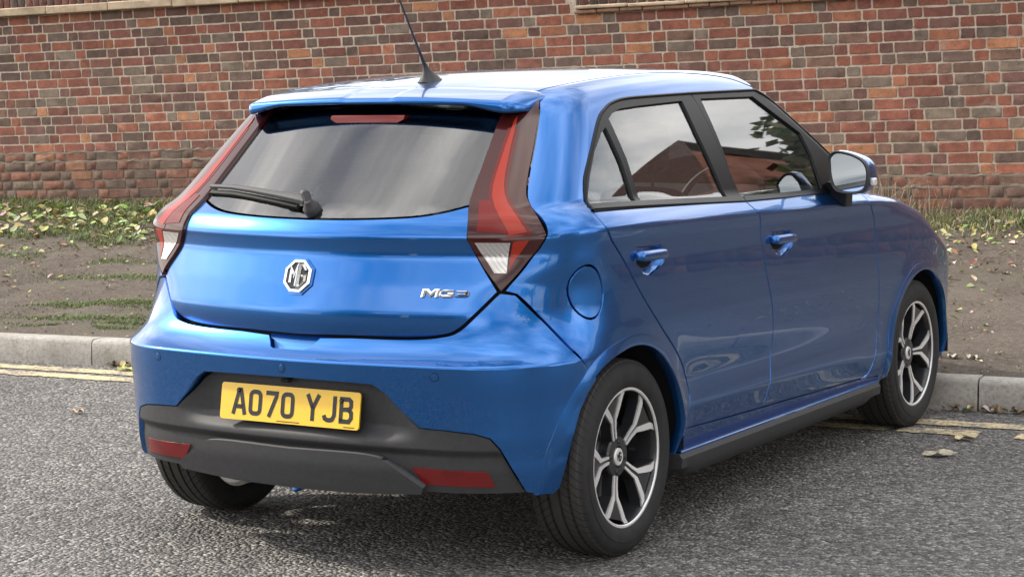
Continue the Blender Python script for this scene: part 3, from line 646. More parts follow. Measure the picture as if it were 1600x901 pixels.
for cx_, cy_, rx, ry in patches:
    n = int(26000*rx*ry*PI/2.2)
    for _ in range(min(n, 3800)):
        a_ = rs.gauss(0, .5)*rx; b_ = rs.gauss(0, .5)*ry; x_ = cx_+a_; y_ = cy_+.14*a_+b_
        if y_ < KY(x_)+.125 or grid_at(_N21, x_, y_) < -.5: continue
        blade(G_, x_, y_, vz(x_, y_)-.003, rs.uniform(.008, .026), rs.uniform(.003, .006), jit(rs.choice(GREENS)), 1.6)
for _ in range(2600):     # stray thin blades
    x_ = rs.uniform(-9, 2.5); y_ = rs.uniform(KY(x_)+.15, wall_y(x_)-.1); blade(G_, x_, y_, vz(x_, y_)-.003, rs.uniform(.008, .028), .004, jit(rs.choice(GREENS+DRY)), 1.4)
tag(G_.build('grass'), 'short patchy grass on the trodden verge', 'grass', kind='stuff')
S_ = Soup()
for _ in range(480):
    x_ = rs.uniform(-9.8, -5.0); dw = .3+1.3*rs.random(); y_ = wall_y(x_)-dw
    leaf(S_, x_, y_, vz(x_, y_)+rs.uniform(.0, .03), rs.uniform(.04, .10), jit(rs.choice([(.42,.41,.16), (.52,.50,.27), (.30,.36,.12), (.48,.43,.28), (.22,.28,.09)])), .5, .4)
for _ in range(1500):   # broad pale leaves lying in the rough grass by the wall
    x_ = rs.uniform(-10.2, 2.2); dw = .10+abs(rs.gauss(0, .65 if x_ < -2.6 else .5)); y_ = wall_y(x_)-dw
    leaf(S_, x_, y_, vz(x_, y_)+rs.uniform(.0, .03), rs.uniform(.03, .085)*(1 if x_ < -2.6 else .62), jit(rs.choice(LIT[:3]+LIT[:2]+[LIT[5], LIT[7], (.16,.23,.07), (.12,.18,.06)])), .7, .4)
for _ in range(2200):
    x_ = rs.uniform(-10.2, 2.2); t = abs(rs.gauss(0, .30)); 
    if rs.random() < .07: t = rs.random()
    y_ = wall_y(x_)-.09-t*(wall_y(x_)-KY(x_)-.3)
    if y_ < KY(x_)+.14: continue
    leaf(S_, x_, y_, vz(x_, y_)+rs.uniform(0, .03 if t < .12 else .004), rs.uniform(.020, .060), jit(rs.choice(LIT)), .5, .5)
for _ in range(5200):   # fine crumbs: twigs and bits
    x_ = rs.uniform(-10, 2.4); y_ = rs.uniform(KY(x_)+.14, wall_y(x_)-.08); leaf(S_, x_, y_, vz(x_, y_), rs.uniform(.008, .024), jit(rs.choice(LIT[3:]+[(.08,.06,.045)])), .6, .5)
tag(S_.build('leaf_litter'), 'fallen yellow and brown leaves lying along the foot of the wall', 'leaves', kind='stuff')
K_ = Soup(); _N33 = fbm(np.arange(-6, 4, .02)*2.2, np.zeros(500), 33)
for _ in range(900):
    x_ = rs.uniform(-5.5, 2.6); dd = abs(rs.gauss(0, .022))+.006; dens = _N33[int((x_+6)/.02)]
    if dens < -.4 and not (.8 < x_ < 1.3): continue
    leaf(K_, x_, KY(x_)-dd, .002+rs.uniform(0, .012), rs.uniform(.012, .045), jit(rs.choice(LIT[3:]+[(.10,.07,.05),(.13,.10,.07)])), .7, .6)
tag(K_.build('gutter_litter'), 'brown leaf crumbs and grit in the gutter against the kerb', 'leaves', kind='stuff')
H_ = Soup()
for _ in range(330):
    x_ = rs.gauss(-1.28, .22) if rs.random() < .8 else rs.uniform(-2.0, 1.4); y_ = wall_y(x_)-.10-abs(rs.gauss(0, .13)); h = rs.uniform(.08, .46)*(1 if abs(x_+1.28) < .5 else .4)
    blade(H_, x_, y_, vz(x_, y_)-.01, h, rs.uniform(.003, .0055), jit(rs.choice(DRY)), .7)
tag(H_.build('dry_grass'), 'straw-coloured dry grass stalks standing against the wall base', 'dry grass', kind='stuff')
def single_leaf(x_, y_, sz, c, label, lobed=True):
    n = 20; V = [(0, 0, .012)]; a0 = rs.uniform(0, 6); 
    for k in range(n):
        t = 2*PI*k/n; r = sz*(.5+(.22*math.cos(5*t) if lobed else .0))*(1-.25*math.cos(t)); V.append((r*math.cos(t+a0), r*math.sin(t+a0)*.8, .004+.016*math.sin(t*2+a0)**2+rs.uniform(0, .006)))
    F_ = [(0, 1+k, 1+(k+1) % n) for k in range(n)]
    o = mk('fallen_leaf', V, F_, textured('dry_leaf', c, .8, .35, 60), smooth=False); o.location = (x_, y_, .001); m = o.modifiers.new('solid', 'SOLIDIFY'); m.thickness = .0012; tag(o, label, 'leaf'); return o
single_leaf(1.10, 2.298, .085, (.52,.42,.26), 'pale tan fallen leaf on the asphalt close to the yellow line')
single_leaf(1.139, 1.928, .110, (.40,.36,.27), 'curled grey-tan lobed leaf lying on open asphalt beside the car')
single_leaf(-2.594, 1.226, .055, (.60,.42,.30), 'small pinkish dry leaf alone on the asphalt behind the left rear wheel', False)
single_leaf(-3.30, 2.33, .10, (.40,.42,.12), 'yellow-green leaf lying against the kerb face', False)
for k, (x_, y_) in enumerate(((.55, 3.55), (.62, 3.57), (.70, 3.60))):
    o = single_leaf(x_, y_, .05, (.50,.46,.40), 'small pale dead leaf in a row of three on the bare soil above the kerb', False); o.location.z = vz(x_, y_); o['group'] = 'row of pale leaves'
# ------------------------------------------------------------------ car materials
q = NT('blue_paint'); p = q.pos()
fl = q.n('ShaderNodeTexVoronoi', {'Vector': p, 'Scale': 1800.}).outputs['Color']
q.set(Base_Color=q.mix(q.math('MULTIPLY', q.noise(p, 1.2, 2), .5), (.008,.124,.42), (.011,.142,.48)), Metallic=.90, Roughness=.27, Coat_Weight=1.0, Coat_Roughness=.015, Coat_IOR=1.48)
M_paint = q
M_clad = textured('textured_black_plastic', (.034,.035,.039), .55, .15, 60, .35, 900)
M_blackgloss = plain('black_window_trim', (.007,.0075,.009), .35, Specular_IOR_Level=.22)
M_rubber = textured('tyre_rubber', (.016,.016,.017), .72, .25, 30, .12, 400)
M_gap = plain('dark_cavity', (.006,.006,.007), .9)
M_under = textured('underbody', (.02,.02,.021), .85, .3, 10)
M_alloy = plain('machined_alloy', (.88,.88,.88), .38, .55)
M_rimblack = plain('black_rim_paint', (.02,.021,.024), .35, 0, Coat_Weight=.5)
M_chrome = plain('chrome', (.85,.86,.88), .06, 1.0)
M_steel = textured('brake_steel', (.30,.30,.31), .4, .2, 60, metal=.9)
M_cloth = textured('dark_seat_fabric', (.035,.036,.04), .9, .3, 80, .2, 600)
M_grey_in = textured('grey_interior_plastic', (.16,.17,.18), .7, .15, 30)
M_lightin = textured('pale_headlining', (.45,.45,.44), .9, .08, 30)
M_lampdark = plain('smoked_red_lens', (.045,.007,.006), .08, 0, Specular_IOR_Level=.5)
M_lampred = plain('red_lens', (.14,.010,.007), .14, 0, Specular_IOR_Level=.35)
M_lampmid = plain('mid_red_lens', (.12,.011,.008), .12, 0, Specular_IOR_Level=.35)
M_lampred2 = plain('bright_red_lens', (.30,.024,.011), .14, 0, Specular_IOR_Level=.35)
q = NT('ribbed_clear_lens'); p = q.pos(); wv = q.n('ShaderNodeTexWave', {'Vector': p, 'Scale': 30., 'Distortion': 1.2}, wave_type='BANDS', bands_direction='DIAGONAL').outputs['Fac']
q.set(Base_Color=q.ramp(wv, [(0, (.40,.39,.38)), (1, (.48,.47,.46))]), Roughness=.12, Metallic=.35, Coat_Weight=1.0); q.bump(wv, .10, .002); M_lampclear = q
q = NT('fog_red_lens'); p = q.pos(); q.set(Base_Color=q.mix(q.ramp(q.noise(p, 9, 1), [(.45, 0.), (.55, 1.)]), (.11,.006,.007), (.16,.008,.009)), Roughness=.15); M_fog = q
M_platey = plain('yellow_plate', (.90,.54,.006), .25, 0, Coat_Weight=.5, Coat_Roughness=.02)
M_platek = plain('plate_character_black', (.012,.012,.013), .35)
M_mirror = plain('mirror_glass', (.62,.68,.72), .02, 1.0)
def glass_mat(name, tint, refl=1.5):
    q = NT(name); q.t.nodes.remove(q.b)
    tr = q.n('ShaderNodeBsdfTransparent', {'Color': tint+(1,)}); gl = q.n('ShaderNodeBsdfGlossy', {'Color': (1,1,1,1), 'Roughness': .015})
    fr = q.n('ShaderNodeFresnel', {'IOR': refl}); mx = q.n('ShaderNodeMixShader', {0: fr.outputs[0], 1: tr.outputs[0], 2: gl.outputs[0]}); q.l(mx.outputs[0], q.out.inputs[0]); return q
M_glass = glass_mat('side_glass', (.74,.80,.78), 2.55)
M_rglass = glass_mat('tinted_rear_glass', (.54,.57,.56), 2.2)
M_frit = plain('black_glass_border', (.012,.012,.013), .12, 0, Coat_Weight=1.0, Coat_IOR=2.0)
# ------------------------------------------------------------------ the car
car = empty('hatchback_car')
tag(car, 'metallic blue five-door hatchback with red tail lamps and black lower bumper, parked at the kerb', 'car')
D = {k: list(v) for k, v in OUT.items()}
D['tail_low'][0] = (0, .703); D['glass_low'][0] = (0, 1.047); D['blk_out'][-1] = (0, .582); D['diff'][0] = (0, .369)
D['lamp_in'][-1] = (.70, 1.372)
lin = D['lamp_in']; lin_low = lin[:4]; lin_up = lin[3:]
tl = smooth_open(D['tail_low'], 5); gl_ = smooth_open(D['glass_low'], 4)
BOTH = (1, -1)
tailgate = panel('tailgate', sym(tl+lin_low[1:]+gl_[::-1][1:]), 'C', F_body, M_paint, car, step=.011, depth=.02)[0]
up = smooth_open(lin_up, 3)
rear_window = panel('rear_window', sym(gl_+up[1:]+[(.50, 1.375), (.25, 1.385), (0, 1.388)]), 'C', F_body, M_rglass, tailgate, off=-.001, step=.03, gap=.003, depth=0)[0]
ga = sym(gl_+up[1:]+[(.50, 1.375), (.25, 1.385), (0, 1.388)])
clear = smooth_open([(0, 1.112), (.15, 1.111), (.30, 1.112)], 3)+[(.36, 1.115), (.398, 1.127), (.425, 1.15), (.465, 1.215), (.50, 1.262), (.47, 1.285), (.30, 1.292), (.14, 1.296), (.10, 1.318), (0, 1.318)]
panel('window_border', ga, 'C', F_body, M_frit, tailgate, off=-.005, step=.02, gap=.004, depth=0, holes=[sym(clear)])
# tail lamps
lout = smooth_open(D['lamp_out'][:7], 4)+D['lamp_out'][7:]
lamp_poly = [(.735, 1.388), (.80, 1.402)]+lout[1:]+lin[1:3]+smooth_open(lin[2:], 3)[1:]
lamps = panel('tail_lamp', lamp_poly, 'C', F_body, M_lampdark, car, off=.010, step=.011, gap=.0006, depth=.035, sides=BOTH)
for i, sd in enumerate(BOTH):
    panel('light_guide', smooth_open(D['lamp_strip'][:4], 4)+smooth_open(D['lamp_strip'][4:], 4), 'C', F_body, M_lampred2, lamps[i], off=.0124, step=.010, gap=0, depth=.004, sides=(sd,))
    gs = inset(smooth_open(D['lamp_strip'][:4], 4)+smooth_open(D['lamp_strip'][4:], 4), -.010); panel('light_guide_halo', [g for g in gs if g[1] < 1.325], 'C', F_body, M_lampmid, lamps[i], off=.0112, step=.012, gap=0, depth=.004, sides=(sd,))
    panel('stop_lens', D['lamp_facet'], 'C', F_body, M_lampred, lamps[i], off=.0118, step=.012, gap=0, depth=.004, sides=(sd,))
    panel('reversing_lens', D['lamp_rev'], 'C', F_body, M_lampclear, lamps[i], off=.0122, step=.012, gap=.001, depth=.004, sides=(sd,))
    panel('indicator_lens', D['lamp_ind'], 'C', F_body, M_lampred2, lamps[i], off=.0120, step=.012, gap=.001, depth=.004, sides=(sd,))
# rear bumper
btop = smooth_open(D['bump_top'][1:], 5); btop[-1] = D['bump_seam'][0]
seam = [tl[-1]]+D['bump_seam'][1:]
half = [(0, .668), (.050, .668), (.062, .672), (.088, .7015)]+btop+D['bump_seam'][1:]+D['bump_arch'][1:]+D['blk_out'][1:]
bumper = panel('rear_bumper', sym(half), 'C', F_bump, M_paint, car, step=.011, depth=.05)[0]
panel('grip_recess', sym([(0, .655), (.07, .655), (.11, .712), (0, .712)]), 'C', F_bump, M_paint, bumper, off=-.030, step=.02, gap=0, depth=0)
def F_clad(x, y, z):
    ax = np.abs(x)
    rec = .036*sst(z, .405, .455)*(1-sst(ax, .30, .46))+.016*(1-sst(z, .375, .392))
    return F_bump(x, y-rec, z)
clad_half = [(0, .262), (.30, .262), (.56, .264), (.6424, .2647)]+D['blk_out'][1:]
clad = panel('lower_cladding', sym(clad_half), 'C', F_clad, M_clad, car, off=-.002, step=.010, gap=.001, depth=.03)[0]
panel('diffuser', sym(smooth_open(D['diff'], 3)+[(.392, .262), (.20, .250), (0, .248)]), 'C', F_bump, M_clad, clad, off=.010, step=.012, gap=0, depth=.05)
panel('rear_fog_lamp', D['fog'], 'C', F_clad, M_fog, clad, off=.0015, step=.012, gap=0, depth=.006, sides=BOTH)
for sx in (-.517, 0, .517):
    c = on_surf(F_bump, 'C', [(CYL*math.atan2(sx, 1.0 if sx == 0 else .99), .611)])
    N = Vector(grad(F_bump, c)[0]); c = Vector(c[0]); bm = bmesh.new()
    u = N.cross(Vector((0,0,1))).normalized(); v = u.cross(N)
    ring = lambda r, h: [c+(u*math.cos(2*PI*k/20)+v*math.sin(2*PI*k/20))*r+N*h for k in range(20)]
    b_ring(bm, [ring(.0125, -.004), ring(.0125, .0003), ring(.0118, .0006)]); bmo('parking_sensor', bm, M_paint, bumper)
    bm = bmesh.new(); vs = b_ring(bm, [ring(.0140, .0006), ring(.0125, .0008)], cap=False); bmo('sensor_ring', bm, M_gap, bumper)
# inner dark structure behind the gaps
panel('inner_structure', sym([(0, .60), (.45, .60), (.60, .70), (.64, .86), (.57, 1.0), (.56, 1.08), (0, 1.04)]), 'C', F_body, M_gap, car, off=-.022, step=.04, gap=0, depth=0)
panel('bumper_core', sym([(0, .26), (.55, .26), (.70, .30), (.78, .58), (.66, .78), (.60, .82), (.45, .70), (0, .66)]), 'C', F_bump, M_gap, car, off=-.055, step=.04, gap=0, depth=0)
# ---- sides
bg_ = [(0.8992,.2238),(.9626,.1524),(.975,.0859),(1.008,-.0316),(1.048,-.16),(1.055,-.26),(1.035,-.345),(1.0,-.4316)]
rg_ = D['rdoor_gap'][:8]+[(.392,-.31),(.388,-.36),(.372,-.404),(.388,-.4121)]
fg_ = D['fdoor_gap']
rg = smooth_open(rg_[:-1], 4)+[rg_[-1]]; bgp = smooth_open(bg_, 4); fg = [fg_[0]]+smooth_open(fg_[1:], 4)
dr, df = D['dlo_r'], D['dlo_f']
dr_top = smooth_open(dr[:10], 4)
seamK = [(.012, .722)]+smooth_open([(0.0626,.716)]+D['seam'][2:], 4)
sill_z = lambda y: ARC*math.atan2(.285-.8-.012*y/2, .845)
ra = arch_pts(0, .347, 131, -8); fa = arch_pts(2.52, .347, 187, -5)
lk = D['lamp_out_K']; lk = smooth_open(lk[:7], 4)+lk[7:]
bsK = D['bump_seam_K']
side_poly = lk+bsK[1:-1]+[ra[0]]+ra[1:]+[(.335, -.48)]+[(y, ARC*math.atan2(.240-.8, .82)) for y in (.6, 1.2, 1.8)]+[(2.10, ARC*math.atan2(.242-.8, .82)), (2.10, -.4593), (1.93, -.4505)]
side_poly += [(1.446,-.4425),(1.0,-.4330),(.68,-.4235)]+rg[::-1][0:]+dr_top[1:]+[df[1]]+seamK[::-1]
fuel = [(-.213+.060*math.cos(t)-.006*math.sin(t), .030+.077*math.sin(t)) for t in np.linspace(0, 2*PI, 44, endpoint=False)]
sidep = panel('body_side', side_poly, 'K', F_side, M_paint, car, step=.012, depth=.02, holes=[fuel], sides=BOTH)
panel('fuel_flap', fuel, 'K', F_side, M_paint, sidep[0], step=.012, depth=.015)
panel('fuel_flap', fuel, 'K', F_side, M_paint, sidep[1], step=.03, depth=.015, sides=(-1,))
rd_poly = rg+[(.68,-.4222),(1.0,-.4316)]+bgp[::-1][1:]+[(.9018,.2219)]
def handle_hole(c, s=1.): return [(c[0]+a*s, c[1]+b*s) for a, b in ((-.100,.030),(-.085,.039),(.080,.033),(.092,.024),(.100,.004),(.098,-.010),(.05,-.030),(-.005,-.042),(-.045,-.034),(-.095,.006))]
hr, hf = (.130, .092), (1.150, .064)
rdoor = panel('rear_door', rd_poly, 'K', F_body, M_paint, car, step=.012, holes=[handle_hole(hr)], sides=BOTH)
fd_poly = bgp+[(1.446,-.4416),(1.911,-.4488)]+fg[::-1][1:]+[(1.7337,.2125)]
fdoor = panel('front_door', fd_poly, 'K', F_body, M_paint, car, step=.012, holes=[handle_hole(hf)], sides=BOTH)
def F_pocket(c):
    def f(x, y, z):
        a = ARC*np.arctan2(z-.8, np.abs(x)); d = np.hypot((y-c[0])/.10, (a-c[1]-.0)/.045)
        return F_body(x, y, z)+.020*np.clip(1.2-d*d, 0, 1)
    return f
for doors, hc in ((rdoor, hr), (fdoor, hf)):
    for i, sd in enumerate(BOTH):
        panel('handle_pocket', handle_hole(hc, 1.02), 'K', F_pocket(hc), M_paint, doors[i], off=-.001, step=.007, gap=-.001, depth=0, sides=(sd,))
        sec = [(-.004,.030),(.012,.031),(.022,.027),(.027,.018),(.027,.004),(.022,-.001),(.012,-.001),(.004,.004)]
        bm = bmesh.new(); rings = []; ys = [-.094,-.091,-.084,-.07,-.03,.03,.07,.084,.091,.093]
        P_ = on_surf(F_body, 'K', [(hc[0]+a, hc[1]+.012) for a in ys])
        for a, P in zip(ys, P_):
            e = min(1., (a+.0965)/.016, (.096-a)/.018); e = math.sqrt(max(.05, e)); cz = .015
            rings.append([(sd*(P[0]+dx*(.35+.65*e)), P[1], P[2]-.012+cz+(dz-cz)*(.55+.45*e)-.018*a) for dx, dz in sec])
        b_ring(bm, rings); bmo('door_handle', bm, M_paint, doors[i], sharp=60)
        if sd == 1 and doors is fdoor:
            c = Vector(on_surf(F_body, 'K', [(hc[0]-.055, hc[1]+.018)])[0]); bm = bmesh.new(); b_lathe(bm, [(.0, .006), (.0235, .006), (.0236, .0001)], (c.x, c.y, c.z), 'x', 12); bmo('key_barrel', bm, M_gap, doors[i])
# windows
for i, sd in enumerate(BOTH):
    rs_poly = dr_top+[(.8913,.5818),(.895,.45),(.9018,.2219)]
    ws = panel('window_surround', rs_poly, 'K', F_body, M_blackgloss, rdoor[i], off=.001, step=.014, gap=.0012, depth=.015, holes=[D['pane_q'], D['pane_r']], sides=(sd,))[0]
    panel('quarter_glass', D['pane_q'], 'K', F_body, M_glass, rdoor[i], off=-.008, step=.03, gap=-.006, depth=0, sides=(sd,))
    panel('window_glass', D['pane_r'], 'K', F_body, M_glass, rdoor[i], off=-.008, step=.03, gap=-.006, depth=0, sides=(sd,))
    fs_poly = [df[0], df[1], df[2], df[3], df[4], (1.835,.30), (1.80,.215), df[5], (.9018,.2189), (.895,.45), (.8913,.5818)]
    ws = panel('window_surround', fs_poly, 'K', F_body, M_blackgloss, fdoor[i], off=.001, step=.014, gap=.0012, depth=.015, holes=[D['pane_f']], sides=(sd,))[0]
    panel('window_glass', D['pane_f'], 'K', F_body, M_glass, fdoor[i], off=-.008, step=.03, gap=-.006, depth=0, sides=(sd,))
    # belt mouldings: a slim proud strip below each window
    for door, pts in ((rdoor[i], [(-.128,.268),(.20,.255),(.50,.243),(.897,.2265)]), (fdoor[i], [(.903,.226),(1.25,.219),(1.72,.2135)])):
        lo = [(a, b-.008) for a, b in pts]; hi = [(a, b+.010) for a, b in pts]
        panel('belt_moulding', lo+hi[::-1], 'K', F_body, M_blackgloss, door, off=.0055, step=.012, gap=0, depth=.012, sides=(sd,))
    sp_ = densify(dr_top[1:]+[df[1], (1.47,.597), (1.5358,.5668), df[3], df[4], (1.83,.30)], .03)
    sp_ = [p_ for k_, p_ in enumerate(sp_) if not (k_ and p_[0] < sp_[k_-1][0]-.0001 and p_[1] < .30)]
    n_end = max(k_ for k_, p_ in enumerate(sp_) if abs(p_[0]-1.83) < .002 and abs(p_[1]-.30) < .002)
    P_ = on_surf(F_body, 'K', sp_[:n_end+1]); N_ = grad(F_body, P_); P_ = P_+N_*.001
    bm = bmesh.new(); b_tube(bm, [(sd*p_[0], p_[1], p_[2]) for p_ in P_], .0055, 8); bmo('window_seal', bm, M_blackgloss, sidep[i])
# inner skins and door cards
panel('door_card', [(-.10,.19),(.05,-.02),(.30,-.22),(.36,-.40),(2.0,-.43),(2.02,-.2),(1.98,.12),(1.75,.20)], 'K', F_body, M_gap, car, off=-.020, step=.05, gap=0, depth=0, sides=BOTH)
panel('pillar_core', [(.86,.22),(.86,.60),(.92,.60),(.92,.22)], 'K', F_body, M_gap, car, off=-.018, step=.03, gap=0, depth=0, sides=BOTH)
panel('pillar_trim', [(-.02,.25),(-.28,.22),(-.22,.38),(-.05,.55),(.05,.62),(.22,.62),(.15,.56),(.05,.47),(-.05,.38)], 'K', F_body, M_grey_in, car, off=-.03, step=.03, gap=0, depth=0, sides=BOTH)
# roof, spoiler
seam_half = [(a, b+.0005) for a, b in smooth_open([(.055,.716)]+D['seam'][2:], 4)]
roofp = panel('roof', symK(seam_half+[(1.49,.72),(1.57,.85),(1.635,1.05),(1.66,ARC*PI/2)]), 'K', F_body, M_paint, car, step=.014, depth=.012)[0]
panel('headlining', symK([(.10,.72),(.50,.72),(.95,.71),(1.30,.69),(1.40,.66),(1.55,.85),(1.62,ARC*PI/2)]), 'K', F_body, M_lightin, car, off=-.030, step=.05, gap=0, depth=0)
panel('windscreen', [(0,1.70),(.3,1.645),(.53,1.52),(.60,1.60),(.70,1.90),(.745,2.04),(.4,2.42),(0,2.55)]+[(-a, b) for a, b in [(.4,2.42),(.745,2.04),(.70,1.90),(.60,1.60),(.53,1.52),(.3,1.645)]], 'T', F_body, M_glass, car, off=-.003, step=.05, gap=.0, depth=0)
panel('bonnet', [(0,2.56),(.4,2.43),(.735,2.06),(.775,2.2),(.79,2.5),(.75,2.75),(.6,2.98),(.3,3.10),(0,3.14)]+[(-a, b) for a, b in [(.3,3.10),(.6,2.98),(.75,2.75),(.79,2.5),(.775,2.2),(.735,2.06),(.4,2.43)]], 'T', F_body, M_paint, car, step=.03)
wing_poly = fg[1:]+[(1.95,-.455),(2.10,-.4593),(2.10,-.50)]+fa[0:]+[(2.88,-.43),(2.96,-.42),(2.99,-.14),(2.90,-.02),(2.75,.045),(2.6,.100),(2.4,.150),(2.2,.186),(2.05,.205)]
panel('front_wing', wing_poly, 'K', F_body, M_paint, car, step=.014, sides=BOTH)
panel('front_bumper', sym([(0,.20),(.5,.20),(.74,.22),(.80,.30),(.80,.60),(.76,.68),(.60,.70),(.30,.72),(0,.72)]), 'D', F_body, M_paint, car, step=.03)
# spoiler
def spoiler():
    xs = np.concatenate([np.linspace(-.532, -.47, 22)[:-1], np.linspace(-.47, .47, 97), np.linspace(.47, .532, 22)[1:]]); rings = []
    for x in xs:
        ax = abs(x); t = ax/.53
        dip = .0035*float(sst(np.array(ax), .092, .102))-.0035
        yf = .058; zr = float(ROOF(yf))-.058*x*x-.012*max(0., (ax-.44)/.11)**2
        zt = 1.4035-.020*t*t+dip; zb = 1.3830-.010*t*t-.022*float(sst(np.array(ax), .34, .50)); yt = -.168+.13*x*x
        e = max(0., (ax-.472)/.06)
        if e > 0:
            e = min(e, 1.); k = 1-math.sqrt(max(0, 1-e*e)); yt += .11*k; zm = (zt+zb)/2-.004; zt = zt+(zm-zt)*k*.85; zb = zb+(zm-zb)*k*.85; zr -= .010*k
        def top(f): return zr+(zt+.004-zr)*f+.010*math.sin(PI*f)*(1-.6*e)
        prof = [(yf, zr-.001)]+[(yf+(yt+.016-yf)*f, top(f)) for f in (.12, .3, .5, .7, .85, 1.)]+[(yt+.007, zt+.001), (yt+.002, zt-.004), (yt, zb+.006), (yt+.003, zb+.001), (yt+.012, zb-.001), (yt+.06, zb+.004), (-.01, min(zb+.02, zr-.03)), (.05, zr-.035)]
        rings.append([(x, a, b) for a, b in prof])
    bm = bmesh.new(); b_ring(bm, rings); return bmo('spoiler', bm, M_paint, car, sharp=55)
spo = spoiler()
bm = bmesh.new()
rings = []
for x in np.linspace(-.14, .14, 15):
    t = 1-abs(x)/.14; dz = .012+.017*min(1, t*4); y0 = -.150+.30*x*x
    rings.append([(x, y0-.010, 1.349), (x, y0-.016, 1.349-dz*.4), (x, y0-.018, 1.349-dz), (x, y0+.02, 1.349-dz), (x, y0+.02, 1.349)])
b_ring(bm, rings); bmo('high_brake_lamp', bm, M_lampred, spo)
# ---- sills
def F_skirt(x, y, z): return F_body(x, y, z)
sk = []
for k in range(60):
    y = .335+(2.075-.335)*k/59; e = min(1, min(y-.335, 2.075-y)/.10); zt = .256-.005*y; zb = .168+.035*(1-e)
    xo = .842
    sk.append([(xo-.05, y, zt+.004), (xo-.006, y, zt), (xo+.004, y, zt-.014), (xo+.001, y, zt-.045), (xo-.02*1, y, zb+.006), (xo-.035, y, zb), (xo-.12, y, zb+.01), (xo-.12, y, zt)])
for sd in BOTH:
    bm = bmesh.new(); b_ring(bm, [[(sd*a, b, c) for a, b, c in r] for r in sk]); bmo('side_skirt', bm, M_clad, car, sharp=40)
    st = []
    for k in range(60):
        y = .345+(2.085-.345)*k/59; zt = .260-.005*y; xo = .832
        st.append([(xo-.03, y, zt+.012), (xo-.004, y, zt+.008), (xo+.004, y, zt+.002), (xo+.004, y, zt-.010), (xo-.002, y, zt-.016), (xo-.04, y, zt-.016)])
    bm = bmesh.new(); b_ring(bm, [[(sd*a, b, c) for a, b, c in r] for r in st]); bmo('sill_ridge', bm, M_paint, car, sharp=40)
# ---- pressed lips round the wheel openings
for sd in BOTH:
    for yc, a0, a1 in ((0., 186.5, -12.), (2.52, 188., -6.)):
        rings = []
        for k in range(61):
            aa = a0+(a1-a0)*k/60; t = math.radians(aa)
            r0 = .3465+(.020*float(sst(np.array(aa), 100., 131.))+.012*float(sst(np.array(aa), 131., 175.)) if yc < 1 else 0.); r1 = r0+.034
            fn = F_bump if (yc < 1 and aa > 131) else F_side; row = []
            for r_ in (r1, r0):
                y, z = yc+r_*math.cos(t), .302+r_*math.sin(t); lo_, hi_ = .4, 1.
                for _ in range(30):
                    m_ = (lo_+hi_)/2
                    if fn(np.array([m_]), np.array([y]), np.array([z]))[0] < 0: lo_ = m_
                    else: hi_ = m_
                row.append((lo_, y, z))
            (xo, yo, zo), (xi, yi, zi) = row
            xi = max(xi, min(.856, xo+.010))+.0012; m2 = .55
            rings.append([(sd*(xo-.004), yo, zo), (sd*(xo+.0012), yo, zo), (sd*((xo+xi)/2+.002), (yo+yi)/2, (zo+zi)/2), (sd*xi, yi, zi), (sd*(xi-.004), yi-.003*math.cos(t), zi-.003*math.sin(t)), (sd*(xi-.035), yi-.003*math.cos(t), zi-.003*math.sin(t)), (sd*(xi-.035), yo, zo)])
        bm = bmesh.new(); b_ring(bm, rings); bmo('arch_lip', bm, M_paint, car, sharp=50)
# ---- underbody, arches, exhaust, tow eye
bm = bmesh.new(); b_box(bm, (0, 1.30, .225), (1.28, 1.72, .05)); b_box(bm, (0, -.30, .33), (1.16, .30, .06)); b_box(bm, (0, 3.0, .27), (1.2, .5, .06)); b_box(bm, (0, .1, .40), (1.16, .9, .08)); b_box(bm, (0, 2.52, .42), (1.1, .8, .08)); bmo('underbody', bm, M_under, car)
bm = bmesh.new(); b_tube(bm, [(-.62, 0, .27), (0, .04, .27), (.62, 0, .27)], .035, 10); bmo('rear_axle', bm, M_under, car)
bm = bmesh.new(); b_tube(bm, [(-.40,-.36,.27),(-.40,-.33,.27),(-.12,-.33,.27),(-.12,-.36,.27)], .001, 6); bm.free()
bm = bmesh.new(); b_lathe(bm, [(-.12, .001), (-.12, .075), (-.105, .088), (.15, .088), (.165, .075), (.165, .001)], (-.395,-.28,.262), 'y', 28); bmo('exhaust_silencer', bm, textured('silencer_steel', (.42,.41,.40), .38, .2, 20, metal=.6), car)
bm = bmesh.new(); b_tube(bm, [(-.165,-.38,.245),(-.16,-.40,.205),(-.13,-.41,.192),(-.10,-.40,.205),(-.095,-.38,.245)], .011, 8); bmo('tow_eye', bm, M_paint, car)
for sd in BOTH:
    for yc in (0., 2.52):
        bm = bmesh.new(); rings = []
        for x in (.52, .60, .70, .80, .838):
            rings.append([(sd*x, yc+.362*math.cos(t), .302+.362*math.sin(t)) for t in np.linspace(-.10, 2.0, 30)])
        b_ring(bm, rings, close=False, cap=False)
        b_poly(bm, [(sd*.52, yc+.362*math.cos(t), .302+.362*math.sin(t)) for t in np.linspace(-.10, 2.0, 20)], (-sd*.01, 0, 0))
        bmo('wheel_arch_liner', bm, M_gap, car)
